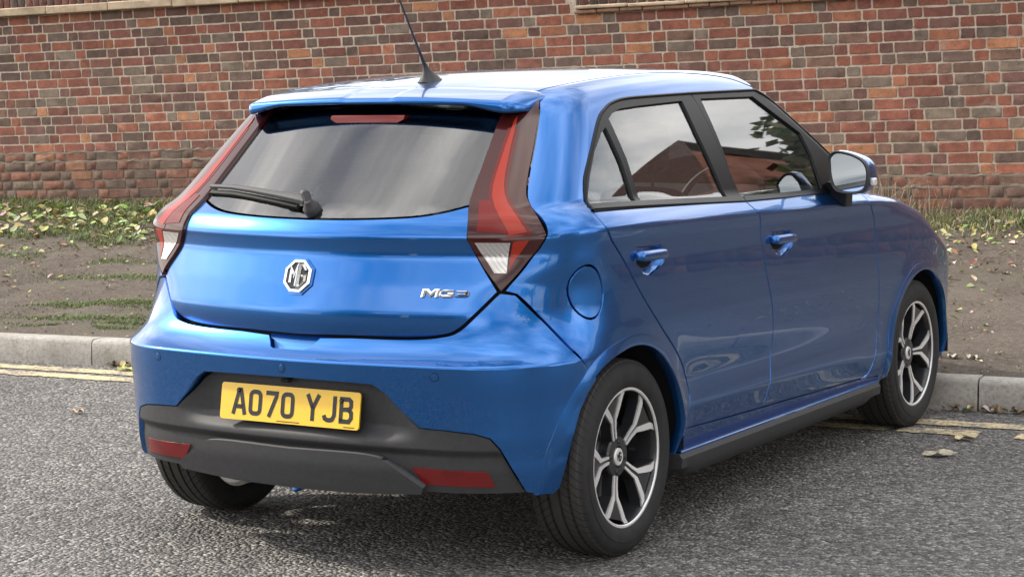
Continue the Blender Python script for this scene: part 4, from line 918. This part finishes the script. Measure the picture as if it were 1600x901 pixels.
# ------------------------------------------------------------------ wheels
R_T, R_R = .311, .2205
def tyre_mesh():
    bm = bmesh.new()
    # axial coordinate: 0 = middle plane, + outward
    prof = [(.083,.212),(.092,.216),(.0985,.228),(.1015,.246),(.1005,.262),(.0985,.263),(.0965,.276),(.092,.289),(.085,.299),(.0815,.3005),(.079,.3050)]
    tread = []
    grooves = (-.052,-.019,.019,.052)
    a = .0775; seq = [(a, .3060)]
    for g in (.052,.019,-.019,-.052):
        seq += [(g+.0052, .3105-.05*g*g*10), (g+.0044, .3030), (g-.0044, .3030), (g-.0052, .3105-.05*g*g*10)]
    seq += [(-a, .3060)]
    full = prof+seq+[(-x, r) for x, r in reversed(prof)]
    full = [(x, .212+(r-.212)*.9242) for x, r in full]
    b_lathe(bm, full, n=96)
    me = bpy.data.meshes.new('tyre'); bmesh.ops.recalc_face_normals(bm, faces=bm.faces); bm.to_mesh(me); bm.free()
    me.materials.append(M_tyre.m); me.polygons.foreach_set('use_smooth', [True]*len(me.polygons)); me.set_sharp_from_angle(angle=math.radians(32)); return me
q = NT('tyre_with_sipes'); oc = q.co('Object'); sp = q.n('ShaderNodeSeparateXYZ', {0: oc})
ang = q.math('ARCTAN2', sp.outputs[1], sp.outputs[2]); rr = q.math('POWER', q.math('ADD', q.math('MULTIPLY', sp.outputs[1], sp.outputs[1]), q.math('MULTIPLY', sp.outputs[2], sp.outputs[2])), .5)
ax_ = q.math('ABSOLUTE', sp.outputs[0])
ph = q.math('ADD', q.math('MULTIPLY', ang, 70/(2*PI)), q.math('MULTIPLY', ax_, 28))
fr = q.math('FRACT', ph); sipe = q.math('LESS_THAN', fr, .13)
msk = q.math('MULTIPLY', sipe, q.math('GREATER_THAN', rr, .281))
msk = q.math('MULTIPLY', msk, q.math('GREATER_THAN', ax_, .022))
base = q.ramp(q.noise(q.pos(), 25, 5), [(.3, (.011,.011,.012)), (.75, (.022,.0215,.021))])
base = q.mix(q.ramp(rr, [(.289, 0.), (.296, .75)]), base, (.050,.046,.042)); q.set(Base_Color=q.mix(msk, base, (.004,.004,.004)), Roughness=.74); q.bump(q.math('SUBTRACT', 1., msk), .8, .004); M_tyre = q
tyre_me = tyre_mesh()
def me_of(bm, name, mat, sharp=30):
    bmesh.ops.recalc_face_normals(bm, faces=bm.faces); me = bpy.data.meshes.new(name); bm.to_mesh(me); bm.free(); me.materials.append(mat.m)
    me.polygons.foreach_set('use_smooth', [True]*len(me.polygons)); me.set_sharp_from_angle(angle=math.radians(sharp)); return me
bm = bmesh.new(); b_lathe(bm, [(.086,.2155),(.0895,.2185),(.0895,.2135),(.083,.2085),(.060,.2035),(-.02,.198),(-.075,.200),(-.085,.214)], n=72); barrel_me = me_of(bm, 'rim_barrel', M_rimblack)
bm = bmesh.new(); b_lathe(bm, [(.0875,.2165),(.0905,.2145),(.0905,.2085),(.0875,.2055),(.084,.2065)], n=72); lip_me = me_of(bm, 'rim_lip', M_alloy)
X0 = .066
def pol(r, a): return (r*math.sin(a), r*math.cos(a))     # (y, z)
def xs_(r): return .060+.020*float(sst(np.array(r/.2205), .25, .95))
def wheel_spokes():
    bm = bmesh.new(); d2 = math.radians
    for k in range(5):
        c = d2(72*k)
        # solid black Y spoke
        prof = [(.050, 18), (.092, 10.2), (.124, 9.2), (.156, 16.0), (.190, 20.2), (.208, 23.5)]
        left = [(r, c-d2(a)) for r, a in prof]; right = [(r, c+d2(a)) for r, a in prof]
        ring = left+right[::-1]
        t = [bm.verts.new((xs_(r)-.004, *pol(r, a))) for r, a in ring]; b = [bm.verts.new((xs_(r)-.040, *pol(r*.985, a))) for r, a in ring]; n = len(t)
        for i in range(len(prof)-1):
            j = n-1-i
            bm.faces.new((t[i], t[i+1], t[j-1], t[j])); bm.faces.new((b[i], b[j], b[j-1], b[i+1]))
        for i in range(n):
            jj = (i+1) % n; bm.faces.new((t[i], b[i], b[jj], t[jj]))
    b_lathe(bm, [(.020,.062),(.052,.064),(.058,.060),(.0595,.034),(.050,.030),(.050,.001)], n=40)
    return me_of(bm, 'spoke_hub', M_rimblack)
spoke_me = wheel_spokes()
def machined():
    bm = bmesh.new(); d2 = math.radians
    for k in range(5):
        for s in (1, -1):
            c = d2(72*k)
            # each bright strip: two straight runs with a kink, as left and right edges (radius, lateral)
            def rot_(r, lat): return (math.hypot(r, lat), c+s*math.atan2(lat, r))
            ke = [((.058,.0045),(.060,.0120)), ((.096,.0052),(.094,.0138)), ((.132,.0062),(.121,.0168)), ((.160,.0228),(.150,.0388)), ((.189,.0412),(.1795,.0598)), ((.1972,.0562),(.1918,.0790))]
            t1 = []; t2 = []
            for e0, e1 in ke: t1.append(rot_(*e0)); t2.append(rot_(*e1))
            cl = ke
            A = [bm.verts.new((xs_(r)+.0006, *pol(r, a))) for r, a in t1]; B = [bm.verts.new((xs_(r)+.0006, *pol(r, a))) for r, a in t2]
            A2 = [bm.verts.new((xs_(r)-.006, *pol(r, a))) for r, a in t1]; B2 = [bm.verts.new((xs_(r)-.006, *pol(r, a))) for r, a in t2]
            for i in range(len(cl)-1):
                for q_ in ((A[i], A[i+1], B[i+1], B[i]), (A[i], A2[i], A2[i+1], A[i+1]), (B[i], B[i+1], B2[i+1], B2[i])): bm.faces.new(q_)
            bm.faces.new((A[0], B[0], B2[0], A2[0])); bm.faces.new((A[-1], A2[-1], B2[-1], B[-1]))
    return me_of(bm, 'spoke_face', M_alloy, 25)
face_me = machined()
bm = bmesh.new(); b_lathe(bm, [(.046,.0275),(.060,.0275),(.0625,.026),(.0632,.021),(.0628,.0205),(.0632,.020),(.0640,.001)], n=32); cap_me = me_of(bm, 'centre_cap', M_alloy)
def mg_strokes(bm, place, h, th, wd, rg=0):
    # octagonal emblem letters, box h tall
    s = h/2; w_ = s*.78
    b_stroke(bm, [(-w_*.86,-s*.55),(-w_*.86,s*.52),(-w_*.48,s*.05),(-w_*.12,s*.80),(-w_*.12,-s*.82)], wd, place, th, False, rg)
    b_stroke(bm, [(w_*.92,s*.42),(w_*.55,s*.82),(w_*.16,s*.82),(w_*.16,-s*.82),(w_*.42,-s*.82),(w_*.90,-s*.40),(w_*.90,0),(w_*.50,0)], wd, place, th, False, rg)
bm = bmesh.new(); mg_strokes(bm, lambda a, b, t: (.0636+t, a, b), .032, .0012, .0034); capmark_me = me_of(bm, 'cap_mark', M_platek)
bm = bmesh.new(); b_lathe(bm, [(.045,.0115),(.0555,.0115),(.0555,.0095),(.048,.0095)], n=16); b_lathe(bm, [(.045,.0085),(.056,.0085),(.0575,.006),(.0575,.0001)], n=6); bolt_me = me_of(bm, 'wheel_bolt', plain('bolt_dark', (.07,.07,.075), .4, .8))
bm = bmesh.new(); b_lathe(bm, [(-.012,.06),(-.012,.128),(.010,.128),(.010,.06),(.022,.055),(.022,.001)], n=48); disc_me = me_of(bm, 'brake_disc', M_steel)
bm = bmesh.new(); b_box(bm, (-.004, -.115, .03), (.07, .06, .13)); cal_me = me_of(bm, 'brake_caliper', plain('caliper_iron', (.10,.10,.10), .6, .5))
for sd in BOTH:
    for yc, rot in ((0., -19.), (2.52, 20.)):
        wl = empty('wheel', (sd*.735, yc, .302), car); wl.rotation_euler = (0, 0, 0 if sd == 1 else PI)
        def wp_(name, me, par=None, r=(0,0,0), loc=(0,0,0)):
            o = bpy.data.objects.new(name, me); link(o, wl); o.rotation_euler = r; o.location = loc; return o
        ra_ = math.radians(-rot)
        wp_('tyre', tyre_me, loc=(0, 0, 0.0)); wp_('rim_barrel', barrel_me); wp_('rim_lip', lip_me)
        wp_('spoke_hub', spoke_me, r=(ra_, 0, 0)); wp_('spoke_face', face_me, r=(ra_, 0, 0)); wp_('centre_cap', cap_me); wp_('cap_mark', capmark_me, r=(ra_*.2, 0, 0))
        for k in range(4):
            t = math.radians(8+90*k); wp_('wheel_bolt', bolt_me, loc=(.004, .046*math.sin(t), .046*math.cos(t)))
        wp_('brake_disc', disc_me); wp_('brake_caliper', cal_me, r=(.3, 0, 0))
# ------------------------------------------------------------------ number plate, emblem, badge, wiper, aerial, mirrors
def place_frame(c, n, upv=Vector((0,0,1))):
    n = Vector(n).normalized(); r = upv.cross(n).normalized(); u = n.cross(r)
    return lambda a, b, t: Vector(c)+r*a+u*b+n*t
pn = Vector((0, -math.cos(.17), math.sin(.17)))
pp = place_frame((0, -.6005, .494), pn)
def rrect(w_, h_, r, n=5):
    out = []
    for cx_, cy_, a0 in ((w_/2-r, h_/2-r, 0), (-w_/2+r, h_/2-r, 90), (-w_/2+r, -h_/2+r, 180), (w_/2-r, -h_/2+r, 270)):
        for k in range(n+1): t = math.radians(a0+90*k/n); out.append((cx_+r*math.cos(t), cy_+r*math.sin(t)))
    return out
bm = bmesh.new(); rr_ = rrect(.520, .111, .010); b_poly(bm, [pp(a, b, -.004) for a, b in rr_], pn*.006); plate = bmo('number_plate', bm, M_platey, car)
def oval(cx_, w_, h_, r): return [(cx_+a, b) for a, b in rrect(w_, h_, r)]
GW = .0135; H2 = .0395-GW/2; W2 = .025-GW/2
def glyph(ch):
    if ch == 'A': return [([(-W2-.004,-.0395),(-.0035,.0395-.004),(.0035,.0395-.004),(W2+.004,-.0395)], 0), ([(-.013,-.015),(.013,-.015)], 0)]
    if ch in 'O0': return [(rrect(2*W2, 2*H2, .013, 4), 1)]
    if ch == '7': return [([(-W2-.004,H2),(W2,H2),(W2-.001,H2-.010),(-.008,-.0395)], 0)]
    if ch == 'Y': return [([(-W2-.003,.0395),(0,-.002)], 0), ([(W2+.003,.0395),(0,-.002)], 0), ([(0,.002),(0,-.0395)], 0)]
    if ch == 'J': return [([(W2,.0395),(W2,-.018),(W2-.006,-H2+.003),(W2-.014,-H2),(-W2+.012,-H2),(-W2+.003,-H2+.004),(-W2-.001,-.019)], 0)]
    if ch == 'B': return [([(-W2,-H2),(-W2,H2),(W2-.010,H2),(W2-.002,H2-.006),(W2-.001,.012),(W2-.007,.003),(-W2+.006,.002)], 0), ([(W2-.010,.002),(W2,-.006),(W2+.001,-.022),(W2-.007,-H2),(-W2-.006,-H2)], 0)]
x = -.2125
for ch in 'AO70 YJB':
    if ch == ' ': x += .033; continue
    bm = bmesh.new(); cx_ = x+.025
    for pts, cl in glyph(ch): b_stroke(bm, pts, GW, lambda a, b, t, cx_=cx_: pp(cx_+a, b, .0022+t), .0008, bool(cl))
    bmo('plate_character', bm, M_platek, plate); x += .061
bm = bmesh.new(); rr1 = rrect(.512, .103, .008); b_stroke(bm, rr1, .0012, lambda a, b, t: pp(a, b, .0021+t), .0004, True); bm.free()
for a, b, w_ in ((0.0, -.0495, .085), (.225, -.0495, .04)):
    bm = bmesh.new(); b_stroke(bm, [(a-w_/2, b), (a+w_/2, b)], .0032, lambda a, b, t: pp(a, b, .0022+t), .0004); bmo('plate_small_print', bm, textured('small_print', (.10,.07,.01), .5, .8, 250), plate)
for a, b in ((-.193, .034), (.193, .027)):
    bm = bmesh.new(); c = pp(a, b, .003)
    rg_s = lambda r, h: [pp(a+r*math.cos(2*PI*k/14), b+r*math.sin(2*PI*k/14), h) for k in range(14)]
    b_ring(bm, [rg_s(.0068, .002), rg_s(.0066, .006), rg_s(.004, .0085)]); bmo('plate_screw', bm, plain('screw_cap', (.012,.012,.012), .2), plate)
bm = bmesh.new(); b_box(bm, (-.005, -.605, .571), (.030, .02, .012)); bmo('plate_lamp', bm, M_gap, clad, bevel=.003)
# emblem (octagon) and badge
ec = on_surf(F_body, 'C', [(0, .876)]); en = Vector(grad(F_body, ec, .02)[0]); en = Vector((0, en.y, en.z)).normalized(); ep = place_frame(Vector(ec[0]), en)
def octo(w_, h_, k=.30): return [(-w_/2+w_*k, h_/2), (w_/2-w_*k, h_/2), (w_/2, h_/2-h_*k*.92), (w_/2, -h_/2+h_*k*.92), (w_/2-w_*k, -h_/2), (-w_/2+w_*k, -h_/2), (-w_/2, -h_/2+h_*k*.92), (-w_/2, h_/2-h_*k*.92)]
bm = bmesh.new(); b_ring(bm, [[ep(a, b, t) for a, b in octo(w_, h_)] for w_, h_, t in ((.110,.112,-.012),(.110,.112,.003),(.104,.106,.0035))]); emb = bmo('emblem', bm, M_paint, tailgate, sharp=20)
bm = bmesh.new(); b_ring(bm, [[ep(a, b, t) for a, b in octo(w_, h_)] for w_, h_, t in ((.098,.102,.002),(.097,.101,.0085),(.094,.098,.0105),(.080,.084,.0105),(.078,.082,.0060))], cap=False); bmo('emblem_frame', bm, M_chrome, emb, sharp=20)
bm = bmesh.new(); b_poly(bm, [ep(a, b, .003) for a, b in octo(.082, .086)], en*.003); bmo('emblem_field', bm, plain('emblem_black', (.006,.006,.007), .15), emb)
bm = bmesh.new(); mg_strokes(bm, lambda a, b, t: ep(a*1.0, b, .006+t), .078, .0030, .0100, 2.6); bmo('emblem_letters', bm, M_chrome, emb, sharp=20)
bl = on_surf(F_body, 'C', [(.3965, .838), (.5228, .838)]); bmid = on_surf(F_body, 'C', [(.4597, .838)]); bn = Vector(grad(F_body, bmid, .02)[0])
bp = place_frame(Vector(bmid[0]), bn); SL = .22
def bstroke(pts, wd, closed=False, mat=None, name='badge_letter'):
    bm = bmesh.new(); b_stroke(bm, pts, wd, lambda a, b, t: bp(a+SL*b, b, .001+t), .0035, closed, 2.0); return bmo(name, bm, mat or M_chrome, tailgate, sharp=25)
bstroke([(-.070,-.011),(-.070,.008),(-.060,.008),(-.047,-.003),(-.036,.008),(-.028,.008),(-.028,-.011)], .0115)
bstroke([(.020,.008),(-.010,.008),(-.017,.004),(-.017,-.005),(-.010,-.008),(.015,-.008),(.018,-.006),(.018,-.001),(.004,-.001)], .0082)
bstroke([(.028,.008),(.058,.008),(.065,.004),(.065,-.005),(.058,-.008),(.028,-.008)], .0052); bstroke([(.032,0),(.060,0)], .0042)
bstroke([(.0585,.0042),(.0585,-.0042)], .005, mat=plain('badge_dark_red', (.09,.012,.010), .3))
# wiper
wpx = [(-.485,-.330,1.117),(-.364,-.364,1.116),(-.266,-.392,1.109),(-.144,-.421,1.097),(-.057,-.441,1.087),(-.012,-.452,1.079)]
gn = Vector((0, -.66, .75)).normalized()
def wiper():
    bm = bmesh.new(); rings = []
    for i, P in enumerate(wpx):
        t = i/(len(wpx)-1); P = Vector(P); n_ = Vector((-.22*(1-t), -.66, .75)).normalized(); al = Vector((1, -.25, -.06)).normalized(); si = n_.cross(al).normalized()
        wd = .008+.010*t; h0 = .016+.006*t; h1 = h0+.008+.008*t
        rings.append([P+n_*h0-si*wd, P+n_*h0+si*wd, P+n_*h1+si*wd*.6, P+n_*h1-si*wd*.6])
    b_ring(bm, rings); wa = bmo('wiper_arm', bm, M_clad, tailgate, sharp=40, bevel=.003)
    bm = bmesh.new(); rings = []
    for i, P in enumerate(wpx[:-1]):
        P = Vector(P)+Vector((0,-.004,-.014)); t = i/(len(wpx)-1); n_ = Vector((-.22*(1-t), -.66, .75)).normalized(); al = Vector((1, -.25, -.06)).normalized(); si = n_.cross(al).normalized()
        rings.append([P+n_*.001-si*.005, P+n_*.001+si*.005, P+n_*.016+si*.007, P+n_*.016-si*.007])
    b_ring(bm, rings); bmo('wiper_blade', bm, M_rubber, wa, sharp=40)
    bm = bmesh.new(); c = Vector((0, -.459, 1.074)); u = Vector((1,0,0)); v = gn.cross(u)
    rg_s = lambda r, h, s=1: [c+gn*h+u*r*math.cos(2*PI*k/20)+v*r*s*math.sin(2*PI*k/20) for k in range(20)]
    b_ring(bm, [rg_s(.027, -.01), rg_s(.027, .010), rg_s(.022, .016), rg_s(.013, .032), rg_s(.010, .036)]); bmo('wiper_spindle', bm, M_clad, wa, sharp=40)
    bm = bmesh.new(); b_tube(bm, [c+gn*.024+Vector((-.0,-.0,-.0)), c+gn*.034+Vector((-.016,.010,.022)), c+gn*.030+Vector((-.03,.018,.030))], [.013,.014,.010], 10); bmo('wiper_knuckle', bm, M_clad, wa)
wiper()
# heater lines in the rear glass
bm = bmesh.new()
for z in np.arange(1.125, 1.285, .022):
    wmax = np.interp(z, [1.12,1.15,1.26,1.29], [.36,.42,.49,.45]); s_ = np.linspace(-wmax, wmax, 26)
    lo = on_surf(F_body, 'C', np.stack([s_, np.full_like(s_, z-.0006)], 1)); hi = on_surf(F_body, 'C', np.stack([s_, np.full_like(s_, z+.0006)], 1))
    gr = grad(F_body, lo); va = [bm.verts.new(p_-g_*.003) for p_, g_ in zip(lo, gr)]; vb = [bm.verts.new(p_-g_*.003) for p_, g_ in zip(hi, gr)]
    for i in range(25): bm.faces.new((va[i], va[i+1], vb[i+1], vb[i]))
bmo('heater_lines', bm, plain('heater_line', (.16,.09,.06), .6), rear_window)
# aerial
bm = bmesh.new(); rings = []
for t in np.linspace(0, 1, 9):
    yb = .20-.03*t**1.3; z = float(ROOF(.2))-.004+.062*t; rx = .030*(1-t)**1.7+.0065; ry = .058*(1-t)**1.5+.0075
    rings.append([(rx*math.cos(a), yb+ry*math.sin(a)+.012*(1-t), z) for a in np.linspace(0, 2*PI, 20, endpoint=False)])
b_ring(bm, rings); aer = bmo('aerial', bm, M_clad, roofp, sharp=60)
bm = bmesh.new(); b_tube(bm, [(0,.170,1.508),(0,.141,1.552),(0,.078,1.648),(0,.0,1.765),(0,-.07,1.87)], [.0065,.0045,.0035,.003,.0028], 8); bmo('aerial_rod', bm, M_clad, aer)
# mirrors
def mirror(sd):
    root = empty('door_mirror', (0,0,0), car)
    gl2 = [(.832,1.135),(.840,1.150),(.862,1.158),(.905,1.150),(.942,1.134),(.962,1.112),(.968,1.085),(.965,1.052),(.950,1.030),(.915,1.022),(.872,1.026),(.850,1.040),(.836,1.080)]
    gl2 = smooth_open(gl2+gl2[:1], 3)[:-1]; cx_, cz_ = .902, 1.088
    def ring(s, y, dx=0, dz=0): return [(sd*(cx_+(a-cx_)*s+dx), y+.10*(a-.83)*0, cz_+(b-cz_)*s+dz) for a, b in gl2]
    bm = bmesh.new(); b_ring(bm, [ring(1.02, 1.602), ring(1.13, 1.596), ring(1.17, 1.604), ring(1.15, 1.622)], cap=False); bmo('mirror_bezel', bm, M_clad, root, sharp=50)
    bm = bmesh.new(); b_ring(bm, [ring(1.15, 1.622), ring(1.18, 1.640), ring(1.15, 1.68), ring(1.0, 1.715, .004), ring(.70, 1.738, .0), ring(.25, 1.748)]); bmo('mirror_cap', bm, M_paint, root, sharp=60)
    bm = bmesh.new(); b_ring(bm, [ring(1.05, 1.604), ring(1.05, 1.608)]); bmo('mirror_glass', bm, M_mirror, root)
    bm = bmesh.new(); b_box(bm, (sd*.983, 1.642, 1.055), (.018, .036, .030)); bmo('side_repeater', bm, plain('repeater_clear', (.72,.72,.72), .15, 0, Coat_Weight=1.0), root, bevel=.006)
    bm = bmesh.new(); b_ring(bm, [[(sd*.765,1.69,.975),(sd*.848,1.705,.955),(sd*.853,1.765,.955),(sd*.765,1.79,.975)], [(sd*.778,1.655,1.03),(sd*.878,1.645,1.020),(sd*.882,1.70,1.020),(sd*.778,1.735,1.03)], [(sd*.80,1.63,1.055),(sd*.885,1.625,1.045),(sd*.885,1.67,1.045),(sd*.80,1.69,1.055)]]); bmo('mirror_stalk', bm, M_clad, root, bevel=.006)
for sd in BOTH: mirror(sd)
# ------------------------------------------------------------------ interior
def seat(x, y, par, w_=.46, head=True, rake=.32):
    s = empty('front_seat', (x, y, .30), par)
    def cushion(name, rings, pr): bm = bmesh.new(); b_ring(bm, rings); o = bmo(name, bm, M_cloth, pr, sharp=70); m = o.modifiers.new('s', 'SUBSURF'); m.levels = m.render_levels = 2; return o
    h = w_/2
    cushion('seat_cushion', [[(-h, yy, 0), (h, yy, 0), (h, yy, .22), (0, yy, .20), (-h, yy, .22)] for yy in (-.02, .1, .4, .52)], s)
    rings = []
    for t in (0, .15, .6, .9, 1.0):
        zz = .15+.62*t; yy = -.02-rake*.62*t*.9; hw = h*(1-.22*t*t); th = .13-.06*t
        rings.append([(-hw, yy-th, zz), (hw, yy-th, zz), (hw, yy+.03, zz), (0, yy, zz), (-hw, yy+.03, zz)])
    cushion('seat_back', rings, s)
    if head:
        yy = -.02-rake*.62*.9-.03
        hr = cushion('headrest', [[(-.13+e, yy-.05, zz), (.13-e, yy-.05, zz), (.13-e, yy+.05, zz), (-.13+e, yy+.05, zz)] for zz, e in ((.81,.02),(.84,0),(.96,0),(1.0,.03))], s)
        for a in (-.05, .05):
            bm = bmesh.new(); b_tube(bm, [(a, yy, .70), (a, yy, .85)], .006, 6); bmo('headrest_post', bm, M_chrome, s)
seat(.36, 1.22, car); seat(-.36, 1.22, car)
bench = empty('rear_bench', (0, .42, .30), car)
def cush(name, rings, pr, mat=M_cloth):
    bm = bmesh.new(); b_ring(bm, rings); o = bmo(name, bm, mat, pr, sharp=70); m = o.modifiers.new('s', 'SUBSURF'); m.levels = m.render_levels = 2; return o
cush('bench_cushion', [[(-.62, yy, 0), (.62, yy, 0), (.62, yy, .2), (-.62, yy, .2)] for yy in (-.02, .1, .38, .46)], bench)
cush('bench_back', [[(-.60, yy-.12, zz), (.60, yy-.12, zz), (.60, yy, zz), (-.60, yy, zz)] for zz, yy in ((.15,0),(.3,-.05),(.58,-.14),(.64,-.16))], bench)
for a in (-.36, .36):
    cush('headrest', [[(a-.12+e, -.28, zz), (a+.12-e, -.28, zz), (a+.12-e, -.20, zz), (a-.12+e, -.20, zz)] for zz, e in ((.66,.02),(.69,0),(.78,0),(.82,.03))], bench)
bm = bmesh.new(); b_box(bm, (0, .02, .93), (1.12, .62, .02)); bmo('parcel_shelf', bm, M_cloth, car)
bm = bmesh.new(); b_ring(bm, [[(x_, 1.78, .62), (x_, 1.74, .90), (x_, 1.82, .985), (x_, 2.30, 1.0), (x_, 2.42, .8), (x_, 2.3, .55)] for x_ in (-.70, -.3, .3, .70)]); dash = bmo('dashboard', bm, M_grey_in, car, sharp=30, bevel=.015)
stw = empty('steering_wheel', (.36, 1.66, .94), car); stw.rotation_euler = (math.radians(-25), 0, 0)
bm = bmesh.new(); rows = []
for k in range(36):
    t = 2*PI*k/36; rows.append([((.18+.014*math.cos(s_))*math.cos(t), .014*math.sin(s_), (.18+.014*math.cos(s_))*math.sin(t)) for s_ in np.linspace(0, 2*PI, 8, endpoint=False)])
rows.append(rows[0]); b_ring(bm, rows, cap=False); bmesh.ops.remove_doubles(bm, verts=bm.verts, dist=1e-5); bmo('steering_rim', bm, M_clad, stw)
bm = bmesh.new(); b_box(bm, (0, .02, 0), (.14, .05, .10)); b_box(bm, (0, .01, 0), (.36, .02, .03)); b_box(bm, (0, .01, -.09), (.04, .02, .16)); bmo('steering_hub', bm, M_clad, stw, bevel=.008)
bm = bmesh.new(); b_box(bm, (0, 1.1, .245), (1.30, 2.4, .03)); bmo('cabin_floor', bm, M_cloth, car)
# ------------------------------------------------------------------ the other side of the street (seen in the paint and glass)
def tree(x, y, h, r, label, nleaf=5200, seed=1, cols=((.05,.075,.022),(.08,.10,.03),(.13,.12,.04))):
    rt = random.Random(seed); t = empty('broadleaf_tree', (x, y, 0)); tag(t, label, 'tree', None)
    bm = bmesh.new(); b_tube(bm, [(0,0,-.1),(.05,.02,h*.25),(0,.1,h*.5),(.05,0,h*.75)], [r*.09,r*.07,r*.05,r*.02], 10)
    tips = []
    for k in range(16):
        a = rt.uniform(0, 2*PI); z0 = h*rt.uniform(.28, .65); e = Vector((math.cos(a)*r*rt.uniform(.5,.9), math.sin(a)*r*rt.uniform(.5,.9), z0+h*rt.uniform(.10,.30))); b_tube(bm, [(0,.05,z0), tuple(e*.5+Vector((0,0,z0*.5+.2))), tuple(e)], [r*.035,r*.02,r*.008], 6); tips += [e, e*.6+Vector((0,0,z0*.4+.4))]
    bmo('trunk', bm, textured('bark', (.10,.08,.06), .95, .4, 12, .6, 40), t)
    S = Soup(); cl = [Vector((rt.gauss(0,.42)*r, rt.gauss(0,.42)*r, h*rt.uniform(.38,1.0))) for _ in range(26)]+tips
    for _ in range(nleaf):
        c_ = rt.choice(cl); p_ = c_+Vector((rt.gauss(0,1), rt.gauss(0,1), rt.gauss(0,.7)))*r*.16; s = rt.uniform(.10,.22); a = Vector((rt.gauss(0,1),rt.gauss(0,1),rt.gauss(0,1))).normalized(); b = a.cross(Vector((rt.gauss(0,1),rt.gauss(0,1),rt.gauss(0,1)))).normalized()
        S.add([tuple(p_-a*s), tuple(p_+b*s*.6), tuple(p_+a*s), tuple(p_-b*s*.6)], [(0,1,2,3)], jit(rt.choice(cols)))
    S.build('crown', t); return t
tree(-11.2, 11.5, 4.6, 2.2, 'leafy tree whose crown shows above the coping of the wall', 4200, 4)
tree(4.0, 16.6, 6.7, 1.8, 'bushy tree standing behind the wall beside the nearer house', 5600, 5)
tree(13.5, -9, 8, 2.8, 'broad tree across the street in front of the gabled houses', 4600, 6)
tree(-7, -19, 8, 2.6, 'round tree across the street near the end house', 4200, 8)
M_hb = textured('house_brick', (.22,.095,.07), .9, .35, 3, .3, 60); M_hr = textured('clay_roof_tiles', (.075,.036,.028), .85, .4, 5, .5, 30); M_hw = plain('white_window_frame', (.72,.72,.70), .5); M_hg = plain('dark_window_pane', (.03,.035,.04), .05); M_hd = plain('green_front_door', (.03,.09,.06), .4)
def house(x, y, rz, label, w_=8.5, d_=7., h_=4.6, rh=2.4):
    t = empty('brick_house', (x, y, 0)); t.rotation_euler = (0, 0, rz); tag(t, label, 'house')
    bm = bmesh.new(); b_box(bm, (0, 0, h_/2-.05), (w_, d_, h_+.1)); b_poly(bm, [(-w_/2, -d_/2, h_), (-w_/2, d_/2, h_), (-w_/2, 0, h_+rh*.92)], (w_, 0, 0)); bmo('wall', bm, M_hb, t)
    bm = bmesh.new()
    for s in (-1, 1): b_ring(bm, [[(a, s*(d_/2+.35), h_-.22), (a, 0, h_+rh), (a, 0, h_+rh-.14), (a, s*(d_/2+.35), h_-.36)] for a in (-w_/2-.25, w_/2+.25)])
    rf = bmo('roof', bm, M_hr, t)
    bm = bmesh.new(); b_box(bm, (w_*.3, .3, h_+rh+.3), (.7, .5, 1.5)); bmo('chimney', bm, M_hb, rf)
    for zz in (1.4, 3.5):
        for k in (-.32, 0, .32):
            if zz < 2 and k == 0:
                bm = bmesh.new(); b_box(bm, (0, -d_/2-.03, 1.05), (.95, .08, 2.1)); bmo('door', bm, M_hd, t); continue
            bm = bmesh.new(); b_box(bm, (k*w_, -d_/2-.02, zz), (1.5, .08, 1.25)); wo_ = bmo('window', bm, M_hw, t)
            for e in (-.36, .36): bm = bmesh.new(); b_box(bm, (k*w_+e, -d_/2-.065, zz), (.62, .02, 1.08)); bmo('pane', bm, M_hg, wo_)
    return t
house(11.5, 18.5, .0, 'gabled brick house whose roof rises behind the far end of the wall', 9.5, 7., 5.0, 3.2)
house(24, 20.5, -.25, 'gabled brick house next along behind the far end of the wall')
house(22, -4, -PI/2, 'gabled brick house beside the broad tree across the street')
house(2, -26, PI, 'gabled brick house across the street facing the rear of the car')
house(-8.5, -27, PI, 'end gabled brick house behind the round tree')
